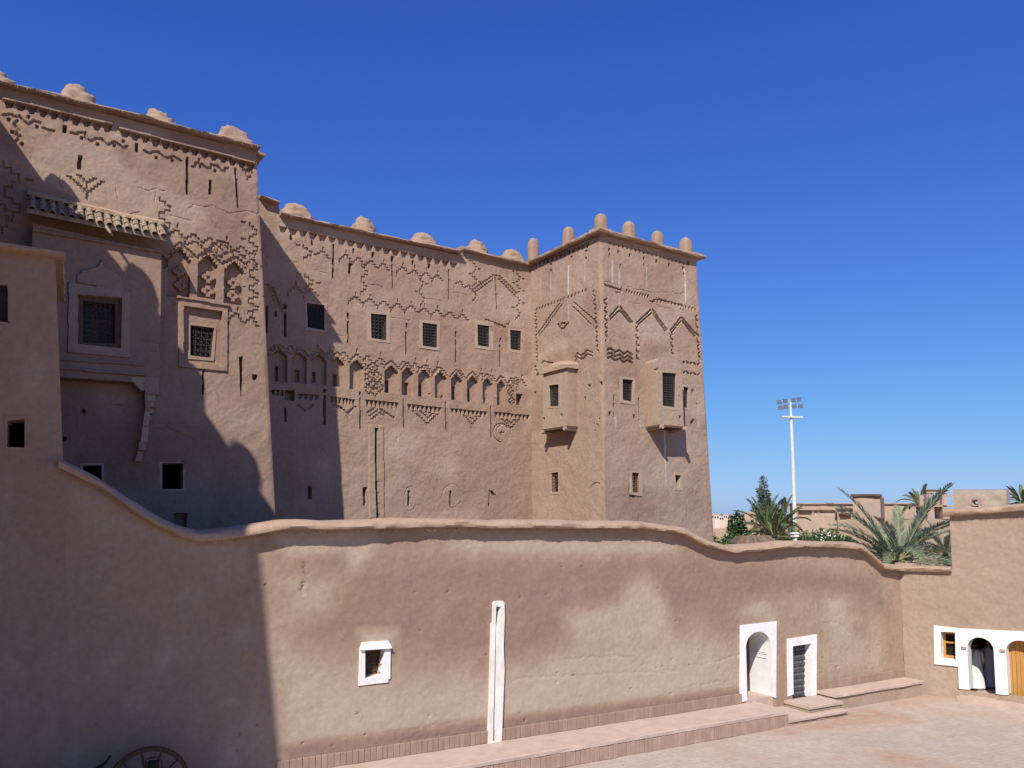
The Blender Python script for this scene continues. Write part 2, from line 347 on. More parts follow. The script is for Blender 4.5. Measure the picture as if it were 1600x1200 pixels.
        keep = ~(hol[:-1, :-1] & hol[1:, :-1] & hol[:-1, 1:] & hol[1:, 1:])
        Q = np.stack([idx[:-1, :-1], idx[:-1, 1:], idx[1:, 1:], idx[1:, :-1]], -1)[keep]
        extra = []
        tint = s.tint.ravel(); lime = s.lime.ravel()
        if skirt:
            ring = np.r_[idx[0, :-1], idx[:-1, -1], idx[-1, :0:-1], idx[:0:-1, 0]]; k0 = len(V)
            Bk = (s.O + s.U[..., None] * s.a + s.V[..., None] * s.v - skirt * s.m).reshape(-1, 3)[ring]
            V = np.r_[V, Bk]; n = len(ring); j = np.arange(n); Q = np.r_[Q, np.stack([ring, k0 + j, k0 + (j + 1) % n, np.roll(ring, -1)], -1)]
            tint = np.r_[tint, np.zeros(n)]; lime = np.r_[lime, np.zeros(n)]
        off = np.array(origin(parent)) if parent is not None else 0
        if s.m @ np.cross(P[0, 1] - P[0, 0], P[1, 0] - P[0, 0]) < 0: Q = Q[:, ::-1]
        me = fast_mesh(name, V - off, Q, mat, smooth)
        for nm, arr in (('tint', tint), ('lime', lime)):
            at = me.attributes.new(nm, 'FLOAT', 'POINT'); at.data.foreach_set('value', np.ascontiguousarray(arr, np.float32))
        return link(name, me, parent)

# ornament vocabulary, all in metres on a face
def PX(face, cf, pts): return [face.uv(cf(*p)) for p in pts]
def groove(face, cf, pts, wd=0.06, h=-0.065): face.line(PX(face, cf, pts), wd, h)
def dot(face, cf, x, y, r=0.06, h=-0.12):
    u, v = face.uv(cf(x, y)); face.poly([(u + r * math.cos(k * math.pi / 4), v + r * 1.2 * math.sin(k * math.pi / 4)) for k in range(8)], h)
def slot(face, cf, x0, y0, x1, y1, wd, h=-0.3):
    (u0, v0), (u1, v1) = PX(face, cf, [(x0, y0), (x1, y1)])
    pts = []; n = 7
    for i in range(n): t = i / (n - 1); pts.append((u0 + (u1 - u0) * t - wd / 2 * random.uniform(.8, 1.15), v0 + (v1 - v0) * t))
    for i in range(n): t = 1 - i / (n - 1); pts.append((u0 + (u1 - u0) * t + wd / 2 * random.uniform(.8, 1.15), v0 + (v1 - v0) * t))
    face.poly(pts, h)
def quad(face, cf, x0, y0, x1, y1, h=-0.3, hole=False):
    (ua, va), (ub, vb) = PX(face, cf, [(x0, y1), (x1, y0)]); face.poly([(ua, va), (ub, va), (ub, vb), (ua, vb)], h, hole)
def stepline(p0, p1, n):
    """staircase of n steps between two uv points"""
    r = [p0]
    for i in range(n):
        a = i / n; b = (i + 1) / n; xm = p0[0] + (p1[0] - p0[0]) * b
        r.append((xm, p0[1] + (p1[1] - p0[1]) * a)); r.append((xm, p0[1] + (p1[1] - p0[1]) * b))
    return r
def stairs(face, cf, p0, p1, n, wd=0.058, h=-0.065):
    a, b = PX(face, cf, [p0, p1]); face.line(stepline(a, b, n), wd, h)
def meander(face, cf, p0, p1, period=0.6, amp=0.125, wd=0.055, h=-0.06, ticks=True, gap=0.3):
    a, b = [np.array(q) for q in PX(face, cf, [p0, p1])]; L = np.linalg.norm(b - a); n = max(1, round(L / period)); d = (b - a) / n; nn = np.array([-d[1], d[0]]) / np.linalg.norm(d)
    prof = [(0, 0), (.18, 0), (.18, .5), (.36, .5), (.36, 1), (.64, 1), (.64, .5), (.82, .5), (.82, 0), (1, 0)]
    for k in range(n):
        if random.random() < gap * 0.4: continue
        o = a + d * k; j = random.uniform(.85, 1.1)
        pts = [tuple(o + d * x + nn * (y - .5) * amp * j) for x, y in prof]
        face.line(pts, wd * random.uniform(.8, 1.1), h * random.uniform(.8, 1.1))
        if ticks:
            for x, y0, y1 in ((.5, 1.5, 2.0), (.02, -.5, -1.0)):
                if random.random() > gap: q0 = o + d * x + nn * (y0 - .5) * amp; q1 = o + d * x + nn * (y1 - .5) * amp; face.line([tuple(q0), tuple(q1)], wd, h)
def dashes(face, cf, p0, p1, n, ln=0.17, ang=0.6, wd=0.085, h=-0.13, alt=False):
    n = max(2, round(n * .8)); ln *= .85
    a, b = [np.array(q) for q in PX(face, cf, [p0, p1])]
    for k in range(n):
        o = a + (b - a) * (k + .5) / n; g = ang * (-1 if (alt and k % 2) else 1) + random.uniform(-.15, .15); e = np.array([math.cos(g), math.sin(g)]) * ln / 2 * random.uniform(.75, 1.15)
        face.line([tuple(o - e), tuple(o + e)], wd, h)
def rosette(face, cf, x, y, r=0.2, wd=0.06, h=-0.07):
    u, v = face.uv(cf(x, y)); k = r / 3
    pts = [(-1, 3), (1, 3), (1, 1.6), (2, 1.6), (2, 1), (3, 1), (3, -1), (2, -1), (2, -1.6), (1, -1.6), (1, -3), (-1, -3), (-1, -1.6), (-2, -1.6), (-2, -1), (-3, -1), (-3, 1), (-2, 1), (-2, 1.6), (-1, 1.6), (-1, 3)]
    face.line([(u + a * k, v + b * k) for a, b in pts], wd, h); face.line([(u - k * .6, v), (u + k * .6, v)], wd * .8, h)
def teeth(face, cf, p0, p1, n, ht, depth=0.14, top=.86, bot=.5, tri=False):
    a, b = [np.array(q) for q in PX(face, cf, [p0, p1])]; d = (b - a) / n
    for k in range(n):
        o = a + d * (k + .5); L = np.linalg.norm(d); j = random.uniform(.88, 1.06); hh = ht * random.uniform(.85, 1.1)
        if tri: pts = [o + d * .46, o - d * .46, o - d * .12 - np.array([0, hh]), o + d * .16 - np.array([0, hh])]
        else: pts = [o + d * top / 2 * j, o - d * top / 2 * j, o - d * bot / 2 * j - np.array([0, hh]), o + d * bot / 2 * j - np.array([0, hh * .95])]
        face.poly([tuple(q) for q in pts], -depth)
def niche(face, cf, xl, xr, peak, spring, bot, h=-0.18, hole=None, inner=-0.42):
    xc = (xl + xr) / 2; (ul, _), (ur, _), (uc, vp), (_, vs), (_, vb) = PX(face, cf, [(xl, spring), (xr, spring), (xc, peak), (xc, spring), (xc, bot)])
    w2 = (ur - ul) / 2; k = vp - vs
    pr = [(1, 0), (1, .22), (.78, .22), (.78, .46), (.56, .46), (.56, .68), (.32, .68), (.32, .86), (.12, .86), (.12, 1)]
    pts = [(uc - w2, vb)] + [(uc - w2 * a, vs + k * b) for a, b in pr] + [(uc + w2 * a, vs + k * b) for a, b in pr[::-1]] + [(uc + w2, vb)]
    face.poly(pts, h)
    if hole: (x0, y0, x1, y1) = hole; quad(face, cf, x0, y0, x1, y1, inner)
    # stepped outline above the niche
    face.line([(uc - w2 * 1.18 * a, vs + .1 + (k + .08) * b) for a, b in pr[1:]] + [(uc + w2 * 1.18 * a, vs + .1 + (k + .08) * b) for a, b in pr[:0:-1]], 0.055, -0.06)
def crack(face, cf, pts, wd=0.03, h=-0.02):
    P0 = PX(face, cf, pts); out = [P0[0]]
    for a, b in zip(P0[:-1], P0[1:]):
        n = max(2, int(math.dist(a, b) / 0.12))
        for i in range(1, n + 1): out.append((a[0] + (b[0] - a[0]) * i / n + random.gauss(0, .03), a[1] + (b[1] - a[1]) * i / n + random.gauss(0, .03)))
    face.line(out, wd, h)
def plate(name, face, outer, holes, h0, h1, mat, parent):
    cu = bpy.data.curves.new('tmp', 'CURVE'); cu.dimensions = '2D'; cu.fill_mode = 'BOTH'; cu.extrude = (h1 - h0) / 2
    for pts in [outer] + holes:
        sp = cu.splines.new('POLY'); sp.points.add(len(pts) - 1); sp.use_cyclic_u = True
        for i, p in enumerate(pts): sp.points[i].co = (p[0], p[1], 0, 1)
    ob = bpy.data.objects.new('tmp', cu); COL.objects.link(ob); bpy.context.view_layer.update()
    me = bpy.data.meshes.new_from_object(ob.evaluated_get(bpy.context.evaluated_depsgraph_get())); bpy.data.objects.remove(ob); bpy.data.curves.remove(cu)
    n = len(me.vertices); co = np.zeros(n * 3); me.vertices.foreach_get('co', co); co = co.reshape(-1, 3)
    off = np.array(origin(parent)) if parent is not None else 0
    W = face.O + co[:, :1] * face.a + co[:, 1:2] * face.v + ((h0 + h1) / 2 + co[:, 2:3]) * face.m - off
    me.vertices.foreach_set('co', W.ravel()); me.name = name; me.materials.clear(); me.materials.append(mat); me.update()
    bm = bmesh.new(); bm.from_mesh(me); bmesh.ops.remove_doubles(bm, verts=bm.verts, dist=1e-5); bmesh.ops.recalc_face_normals(bm, faces=bm.faces); bm.to_mesh(me); bm.free()
    me.polygons.foreach_set('use_smooth', [True] * len(me.polygons)); me.set_sharp_from_angle(angle=math.radians(25))
    return link(name, me, parent)
def grille(face, q, h, nx, ny, mat, parent, ornate=True, r=0.017):
    """q: BL, BR, TR, TL in uv"""
    q = [np.array(p) for p in q]; at = lambda s, t: (q[0] * (1 - s) + q[1] * s) * (1 - t) + (q[3] * (1 - s) + q[2] * s) * t
    b = MB(); P = lambda s, t, e=0: face.P(*at(s, t), h + e)
    for i in range(nx + 1): b.tube([P(i / nx, 0), P(i / nx, 1)], r, 4)
    for j in range(ny + 1): b.tube([P(0, j / ny, .01), P(1, j / ny, .01)], r, 4)
    if ornate:
        for i in range(nx):
            for j in range(ny):
                c = [(.5, .12), (.84, .5), (.5, .88), (.16, .5), (.5, .12)]
                b.tube([P((i + x) / nx, (j + y) / ny, .012) for x, y in c], r * .75, 4, False)
    return b.build('grille', mat, parent)
def window(face, cf, parent, BL, BR, TR, TL, frame=None, depth=0.34, gdepth=0.13, nx=4, ny=6, mat=None, ornate=True, fmat=None, proud=0.03, bars=True):
    q = PX(face, cf, [BL, BR, TR, TL]); face.poly(q, -depth, True)
    cc = np.mean(np.array(q), 0); hq = [tuple(cc + (np.array(p) - cc) * .97) for p in q]
    if frame is None:
        e = 0.09; frame_uv = [(q[0][0] - e, q[0][1] - e), (q[1][0] + e, q[1][1] - e), (q[2][0] + e, q[2][1] + e * .6), (q[3][0] - e, q[3][1] + e * .6)]
    else: frame_uv = PX(face, cf, frame)
    wd = plate('window', face, frame_uv, [q], -depth * .9, proud, fmat or M['surround'], parent)
    rb = MB(); rb.hexa([face.P(*p, -depth - .32) for p in [hq[0], hq[1], hq[2], hq[3]]] + [face.P(*p, -depth - .28) for p in [hq[0], hq[1], hq[2], hq[3]]])
    if bars: grille(face, q, -gdepth, nx, ny, mat or M['iron'], wd, ornate)
    return wd

# coping along a 3-D line; nrm = outward normal (xy)
def coping(name, pts, nrm, sect, mat, parent, step=0.12, jit=0.02, seed=1):
    pts = [np.array(p, float) for p in pts]; L = np.r_[0, np.cumsum([np.linalg.norm(pts[i + 1] - pts[i]) for i in range(len(pts) - 1)])]; n = max(2, int(L[-1] / step)); t = np.linspace(0, L[-1], n + 1)
    P = np.array(pts); C = np.stack([np.interp(t, L, P[:, k]) for k in range(3)], -1); nr = np.array(nrm, float); nr[2] = 0; nr /= np.linalg.norm(nr); k = len(sect); V = []
    for j, (o, z) in enumerate(sect):
        f = 1.0 if o > 0 else .3
        d = jit * f * (fbm(t, t * 0 + j * .7, 1.1, 3, seed) + 0.6 * NZ[4](t * 5, t * 0 + j * 2.3) + 0.45 * NZ[5](t * 13, t * 0 + j * 3.1)); dz = jit * .9 * (fbm(t + 9, t * 0 + j * .2, .9, 3, seed))
        V.append(C + (o + d)[:, None] * nr + np.stack([t * 0, t * 0, z + dz], -1))
    V = np.stack(V, 1).reshape(-1, 3); F = []
    for i in range(n):
        for j in range(k): F.append((i * k + j, i * k + (j + 1) % k, (i + 1) * k + (j + 1) % k, (i + 1) * k + j))
    F += [tuple(range(k)), tuple(n * k + j for j in range(k))[::-1]]
    o = mk(name, V, F, mat, parent, True, sharp=50)
    bm = bmesh.new(); bm.from_mesh(o.data); bmesh.ops.recalc_face_normals(bm, faces=bm.faces); bm.to_mesh(o.data); bm.free(); return o
SECT = [(-.45, 0.0), (.27, -.02), (.31, .01), (.31, .04), (.25, .075), (.05, .11), (-.45, .14)]
def straws(pts, nrm, o, z, parent, per_m=22, ln=(.04, .15)):
    pts = [np.array(p, float) for p in pts]; V = []; F = []; nr = np.array(nrm, float); nr[2] = 0; nr /= np.linalg.norm(nr)
    for a, b in zip(pts[:-1], pts[1:]):
        L = np.linalg.norm(b - a); d = (b - a) / L
        for _ in range(int(L * per_m)):
            p = a + d * random.uniform(0, L) + nr * (o + random.uniform(-.06, .01)) + np.array([0, 0, z + random.uniform(-.02, .03)]); l = random.uniform(*ln); w_ = random.uniform(.004, .009)
            dr = nr * random.uniform(.1, .9) + d * random.uniform(-.5, .5) + np.array([0, 0, -random.uniform(.25, 1)]); dr = dr / np.linalg.norm(dr) * l; k = len(V); V += [p - d * w_, p + d * w_, p + dr]; F.append((k, k + 1, k + 2))
    return mk('straw_fringe', V, F, M['straw'], parent, False, 'stuff')
def quadpart(name, pts, mat, parent): return mk(name, pts, [tuple(range(len(pts)))], mat, parent)
# ================================================================== PLANES
BAT = 0.03
nR = (N + np.array([0, 0, BAT])); nR /= np.linalg.norm(nR)
c0 = at_y((945, 810), 32.0); K0 = on_plane((937, 362), c0, nR)
FR = Face(c0, A, nR)                                   # corner tower, front
nL = np.cross(N, K0 - c0); nL /= np.linalg.norm(nL)
if nL @ A > 0: nL = -nL
FL = Face(c0, N, nL)                                   # corner tower, left flank
l0 = on_plane((832, 810), c0, nL); l1 = on_plane((829, 412), c0, nL)
nM = np.cross(A, l1 - l0); nM /= np.linalg.norm(nM)
if nM @ N < 0: nM = -nM
FM = Face(l0, A, nM)                                   # middle hall
FT = Face(l0 + 3.6 * N, A, nM)                         # left tower
AW = math.radians(61.0); A2 = np.array([math.sin(AW), math.cos(AW), 0]); N2 = np.array([A2[1], -A2[0], 0])
W0 = np.array([-1.705, 21.84, 0.0])
FWL = Face(W0, A2, N2)                                 # courtyard wall, v = height
E0 = W0 + A2 * 19.1
aS = np.array([math.cos(math.radians(45)), -math.sin(math.radians(45)), 0]); nS = np.array([aS[1], -aS[0], 0])
FS = Face(E0, aS, nS)                                  # house on the right of the court

def edge_u(face, pa, pb):
    (u0, v0), (u1, v1) = face.uv(pa), face.uv(pb); return lambda v: u0 + (u1 - u0) * (v - v0) / (v1 - v0)
def vz(face, z): return (z - face.O[2]) / face.v[2]
def shell(name, bots, tops, mat, parent, skip_first=True):
    """plain rear walls and flat roof behind the modelled fronts; corner lists run round the plan"""
    n = len(bots); V = list(bots) + list(tops); F = [(i, (i + 1) % n, n + (i + 1) % n, n + i) for i in range(n) if not (skip_first and i == 0)] + [tuple(range(n, 2 * n))]
    return mk(name, V, F, mat, parent)
def lump_mesh(name, mat, wx, wy, h, tiers=None, power=2.6, seed=0, n=18, rows=9, jit=.05):
    """eroded mud merlon, base at z=0"""
    prof = tiers or [(1.0, -.15), (1.0, 0), (.97, .3), (.93, .55), (.85, .74), (.68, .88), (.42, .97), (.15, 1.0)]
    pk = np.array([p[0] for p in prof]); pz = np.array([p[1] for p in prof]); L = np.r_[0, np.cumsum(np.hypot(np.diff(pk), np.diff(pz)))]; m = 22; n = 30
    t = np.linspace(0, L[-1], m); K = np.interp(t, L, pk)[:, None]; Z = np.interp(t, L, pz)[:, None]; a = np.linspace(0, 2 * np.pi, n, endpoint=False)[None]
    c, s_ = np.cos(a), np.sin(a); q = (np.abs(c) ** power + np.abs(s_) ** power) ** (-1 / power); o = seed * 7.3
    X = c * q * K * wx / 2; Y = s_ * q * K * wy / 2; Zz = Z * h + 0 * c
    d1_ = fbm(X * 2.2 + o, Zz * 2.6 + Y * 1.7, 1.6, 3, seed % 5); d2_ = fbm(X * 3 + Y * 2.1 + 50, Zz * 3 + o, 3.5, 2, (seed + 2) % 5)
    g = 1 + jit * (1.5 * d1_ + .8 * d2_); V = np.stack([X * g, Y * g, Zz + jit * h * .7 * (d1_ + d2_)], -1).reshape(-1, 3); F = []
    for j in range(m - 1):
        for i in range(n): F.append((j * n + i, j * n + (i + 1) % n, (j + 1) * n + (i + 1) % n, (j + 1) * n + i))
    F.append(tuple((m - 1) * n + i for i in range(n)))
    me = bpy.data.meshes.new(name); me.from_pydata(V.tolist(), [], F); me.materials.append(mat); me.polygons.foreach_set('use_smooth', [True] * len(F)); me.set_sharp_from_angle(angle=math.radians(50)); return me
def merlons(meshes, spots, ang, parent, name='merlon'):
    for i, p in enumerate(spots):
        o = link(name, meshes[i % len(meshes)], parent); o.location = Vector([float(v) for v in p]) - origin(parent); o.rotation_euler = (0, 0, ang + random.uniform(-.06, .06)); k = random.uniform(.93, 1.07); o.scale = (k, k, random.uniform(.92, 1.08))
ANG = math.atan2(A[1], A[0])
MUDK = M['kasbah']
DU = 0.0245

# ================================================================== GROUND
mk('ground', [(-3000, -400, -.12), (3000, -400, -.12), (3000, 6000, -.12), (-3000, 6000, -.12)], [(0, 1, 2, 3)], plain('dry_earth', (0.48, 0.32, 0.185), 0.15, 0.95, 0.08), None, kind='structure')
def paving_mat():
    m, t, b = newmat('court_paving'); g = nd(t, 'ShaderNodeNewGeometry'); pos = g.outputs['Position']
    mp = nd(t, 'ShaderNodeMapping'); mp.inputs['Rotation'].default_value = (0, 0, -(math.pi / 2 - AW) + .02); t.links.new(pos, mp.inputs['Vector'])
    ds = nd(t, 'ShaderNodeVectorMath', operation='MULTIPLY_ADD'); nn = nd(t, 'ShaderNodeTexNoise'); nn.inputs['Scale'].default_value = 1.7; t.links.new(pos, nn.inputs['Vector'])
    t.links.new(nn.outputs['Color'], ds.inputs[0]); ds.inputs[1].default_value = (.09, .09, 0); t.links.new(mp.outputs[0], ds.inputs[2])
    br = nd(t, 'ShaderNodeTexBrick', offset=.43); br.inputs['Scale'].default_value = 1.0; br.inputs['Brick Width'].default_value = .42; br.inputs['Row Height'].default_value = .2; br.inputs['Mortar Size'].default_value = .008; br.inputs['Mortar Smooth'].default_value = .5
    br.inputs['Color1'].default_value = (.43, .345, .275, 1); br.inputs['Color2'].default_value = (.475, .385, .31, 1); br.inputs['Mortar'].default_value = (.385, .31, .245, 1); t.links.new(ds.outputs[0], br.inputs['Vector'])
    c = mix(t, maprange(t, noise(t, pos, .35, 5, .6), .42, .62, 0, .9), br.outputs[0], (.44, .33, .25)); c = mix(t, maprange(t, noise(t, pos, .9, 6, .65), .5, .68, 0, .6), c, (.51, .42, .34))
    at = nd(t, 'ShaderNodeAttribute', attribute_name='tint'); wob = noise(t, pos, 1.6, 6, .7); ml = nd(t, 'ShaderNodeMath', operation='MULTIPLY'); t.links.new(at.outputs['Fac'], ml.inputs[0]); t.links.new(maprange(t, wob, .3, .65), ml.inputs[1])
    c = mix(t, maprange(t, ml.outputs[0], 0, -.8, 0, .95), c, (.40, .235, .16)); c = mix(t, maprange(t, ml.outputs[0], 0, 1, 0, .7), c, (.36, .31, .25))
    c = mix(t, 1.0, c, nd_grey(t, maprange(t, noise(t, pos, 6, 6, .75), .25, .8, .82, 1.14)), 'MULTIPLY')
    t.links.new(c, b.inputs['Base Color']); b.inputs['Roughness'].default_value = .92
    p = bump(t, b, br.outputs['Fac'], -.012, .6); bump(t, b, noise(t, pos, 9, 6, .7), .02, .5, p); return m
M['paving'] = paving_mat()
FG = Face((0, 0, 0), (1, 0, 0), (0, 0, 1))
FG.grid((-16, 4), (24, 4), [(-16, 34), (24, 34)], .18, .18)
for P_, val in (([(650, 900), (850, 860), (1050, 880), (1180, 915), (1185, 945), (900, 905), (640, 925)], -1), ([(360, 960), (560, 910), (760, 870), (900, 880), (820, 930), (560, 985), (380, 995)], -.8), ([(880, 1060), (1020, 1080), (1190, 1145), (1000, 1152), (850, 1090)], -.9),
                ([(1060, 770), (1220, 785), (1080, 830), (930, 850), (960, 810)], -.6), ([(540, 970), (900, 985), (1150, 1060), (900, 1050), (560, 1000)], .8), ([(1000, 860), (1420, 920), (1500, 1000), (1180, 990)], .35)):
    FG.blot(PX(FG, d1, P_), .5, val)
pv = FG.finish('courtyard_paving', M['paving'], None, .006, .01); pv['kind'] = 'structure'

# ================================================================== LEFT TOWER
kt = thing('kasbah_tower', FT.P(*FT.uv((250, 810)))*np.array([1, 1, 0]), 'tall left mud tower with carved niches and tiled bay, half in shadow', 'tower')
eR = edge_u(FT, (403, 262), (432, 810)); tl = FT.uv((-110, 106)); tr = FT.uv((404, 238))
vb = vz(FT, 0.0); ub = eR(vb)
FT.grid((tl[0] - .1, vb), (ub, vb), [tl, (eR(tr[1]), tr[1])], DU, DU, vz(FT, 5.8))
f, c = FT, c1
for seg in (((20, 205), (640, 352), 10), ((680, 372), (1450, 570), 14)): teeth(f, c, seg[0], seg[1], seg[2], .24, .15, .9, .42)
teeth(f, c, (-420, 95), (-20, 195), 7, .24, .15, .9, .42)
f.poly(PX(f, c, [(15, 195), (640, 340), (640, 352), (15, 207)]), .11, raise_=True); f.poly(PX(f, c, [(675, 360), (1450, 560), (1450, 572), (675, 372)]), .11, raise_=True)
for q in ((357, 350, 380, 388), (440, 520, 466, 595), (767, 452, 786, 497), (1187, 660, 1204, 736)): quad(f, c, *q)
slot(f, c, 1065, 525, 1064, 740, .065); slot(f, c, 1337, 590, 1352, 815, .06)
for p in ([(20, 290), (60, 285), (95, 300)], [(110, 295), (135, 325), (160, 342), (190, 322), (230, 330)], [(245, 360), (275, 375), (305, 378)], [(100, 320), (80, 340), (105, 375), (90, 395), (115, 410), (90, 440)],
          [(405, 390), (440, 400), (445, 388), (485, 390), (487, 415), (510, 440), (550, 420), (580, 425), (610, 460), (650, 440), (675, 455), (700, 478), (725, 465)],
          [(820, 490), (850, 505), (880, 495), (900, 495), (930, 525), (960, 530), (985, 520), (1005, 530), (1030, 548)],
          [(1095, 580), (1112, 580), (1112, 560), (1132, 560), (1132, 540)], [(1145, 565), (1175, 590), (1200, 590), (1200, 570), (1235, 575), (1255, 600), (1280, 610), (1280, 590), (1295, 590)],
          [(1380, 600), (1400, 600), (1400, 625)], [(1405, 600), (1430, 615), (1430, 640), (1410, 640), (1410, 655)], [(495, 680), (495, 702)], [(495, 740), (497, 765)]): groove(f, c, p, .075, -.075)
for p in ((50, 315), (70, 385), (125, 455), (210, 355), (162, 300), (465, 420), (555, 455), (650, 465), (700, 438), (890, 530), (980, 545), (1140, 580), (1222, 605)): dot(f, c, *p, .05)
stairs(f, c, (385, 635), (500, 740), 6); stairs(f, c, (592, 672), (500, 740), 5); stairs(f, c, (440, 630), (495, 682), 3); stairs(f, c, (547, 652), (495, 682), 3)
for p in ([(785, 700), (870, 715), (940, 722)], [(885, 725), (882, 780), (905, 830)], [(1075, 815), (1100, 800), (1200, 805), (1300, 850), (1380, 835), (1475, 845)], [(970, 860), (1080, 890)], [(660, 700), (670, 760)], [(345, 640), (355, 700)], [(735, 855), (790, 850)]): crack(f, c, p)
meander(f, c, (60, 560), (70, 900), .8, .35); meander(f, c, (20, 760), (40, 960), .7, .3)
meander(f, c, (940, 765), (935, 965), .62, .34, ticks=False); meander(f, c, (1440, 905), (1442, 1190), .62, .26)
meander(f, c, (955, 950), (1420, 1065), .55, .2); meander(f, c, (1050, 1010), (1400, 1090), .6, .16, ticks=False)
for p0, p1, n in (((940, 1075), (1035, 1035), 4), ((1035, 1035), (1105, 1095), 4), ((1105, 1095), (1180, 1065), 3), ((1180, 1065), (1250, 1130), 4), ((1250, 1130), (1340, 1095), 4), ((1340, 1095), (1405, 1160), 4)): stairs(f, c, p0, p1, n, .065, -.08)
rosette(f, c, 1250, 1050, .26)
c = c2
for xl, xr, pk, sp, bt in ((960, 1086, -45, 30, 235), (1128, 1238, -5, 55, 240), (1278, 1388, 32, 90, 275)): niche(f, c, xl, xr, pk, sp, bt, -.24)
f.poly(PX(f, c, [(912, -5), (950, 15), (950, 60), (930, 70), (912, 30)]), -.15)
def nested(x, y, r):
    u, v = f.uv(c(x, y)); W = f.win(u - r, u + r, v - r, v + r)
    k = r / 3; pts = [(-1, 3), (1, 3), (1, 1.6), (2, 1.6), (2, 1), (3, 1), (3, -1), (2, -1), (2, -1.6), (1, -1.6), (1, -3), (-1, -3), (-1, -1.6), (-2, -1.6), (-2, -1), (-3, -1), (-3, 1), (-2, 1), (-2, 1.6), (-1, 1.6)]
    f.setpoly([(u + a * k, v + b * k) for a, b in pts], -.1); f.poly([(u - .05, v - .05), (u + .05, v - .05), (u + .05, v + .05), (u - .05, v + .05)], -.16)
for x, y in ((1022, 82), (1030, 160), (1188, 115), (1186, 195), (1332, 148), (1328, 220)): nested(x, y, .2)
meander(f, c, (1448, 110), (1440, 330), .5, .32); meander(f, c, (1395, 25), (1470, 60), .5, .25); meander(f, c, (1300, 335), (1475, 380), .6, .22)
f.poly(PX(f, c, [(1018, 240), (1294, 285), (1290, 657), (1013, 628)]), .06, raise_=True); f.setpoly(PX(f, c, [(1043, 285), (1262, 318), (1258, 634), (1043, 606)]), -.12)
f.poly(PX(f, c, [(1005, 228), (1300, 276), (1300, 290), (1005, 243)]), .12, raise_=True)
window(f, c, kt, (1085, 562), (1205, 576), (1222, 405), (1085, 388), frame=[(1070, 580), (1220, 594), (1234, 392), (1070, 374)], depth=.4, gdepth=.2, nx=4, ny=5, proud=-.09, fmat=M['kasbah'])
slot(f, c, 1155, 650, 1155, 785, .06); f.poly(PX(f, c, [(1357, 576), (1380, 572), (1379, 700), (1369, 800), (1364, 690)]), -.3); quad(f, c, 1434, 674, 1460, 698, -.3); quad(f, c, 1440, 698, 1456, 708, -.1)
crack(f, c, [(860, 980), (940, 970), (1040, 1020), (1120, 1050)]); crack(f, c, [(1020, 700), (1040, 760)])
c = c3
quad(f, c, 922, 450, 1040, 597, -.35, False); q = PX(f, c, [(915, 604), (1048, 604), (1048, 443), (915, 443)])
window(f, c, kt, (922, 597), (1040, 597), (1040, 450), (922, 450), frame=[(908, 608), (1052, 608), (1052, 440), (908, 440)], depth=.35, bars=False, proud=.012)
window(f, c, kt, (470, 600), (578, 600), (578, 462), (470, 462), frame=[(456, 612), (590, 612), (590, 450), (456, 450)], depth=.35, bars=False, proud=.012)
quad(f, c, 985, 735, 1062, 900, -.35); dot(f, c, 475, 155, .05, -.2); dot(f, c, 365, 312, .05, -.2)
for _ in range(0):
    x, y = random.uniform(1170, 1560), random.uniform(0, 700); dot(f, c3, x, y, .018, -.05)
FT.patches(26, 1)
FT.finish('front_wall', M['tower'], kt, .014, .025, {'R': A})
b0, b1 = FT.P(tl[0] - .1, vb), FT.P(ub, vb); t0, t1 = FT.P(*tl), FT.P(eR(tr[1]), tr[1])
back = -N * 12; ins = -.07 * A
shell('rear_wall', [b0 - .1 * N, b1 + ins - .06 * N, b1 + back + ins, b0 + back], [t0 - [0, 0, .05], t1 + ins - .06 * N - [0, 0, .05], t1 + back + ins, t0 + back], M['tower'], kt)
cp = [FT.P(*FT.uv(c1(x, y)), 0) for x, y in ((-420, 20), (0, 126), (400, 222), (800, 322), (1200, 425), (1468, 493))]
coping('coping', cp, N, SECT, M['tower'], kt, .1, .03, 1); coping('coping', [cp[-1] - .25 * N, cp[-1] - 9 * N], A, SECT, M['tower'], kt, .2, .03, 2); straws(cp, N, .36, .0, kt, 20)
tier = [(1.0, -.1), (1.0, 0.08), (.9, .2), (.76, .3), (.72, .48), (.55, .58), (.46, .66), (.42, .86), (.3, .96), (.12, 1.0)]
mm = [lump_mesh('merlon', M['kasbah'], 1.45, .8, .66, tier, 2.4, k, 20, jit=.1) for k in (1, 2)]; mm3 = lump_mesh('merlon', M['kasbah'], 1.25, .8, .6, [(1, -.3), (1, 0), (.95, .25), (.8, .45), (.72, .85), (.5, 1)], 3, 5, 20, jit=.09)
merlons(mm + [mm3], [FT.P(*FT.uv(c1(x, y)), -.42) + [0, 0, .1] for x, y in ((435, 230), (905, 350), (1345, 462))], ANG, kt); merlons(mm[:1], [FT.P(*FT.uv(c1(-30, 115)), -.42)], ANG, kt)

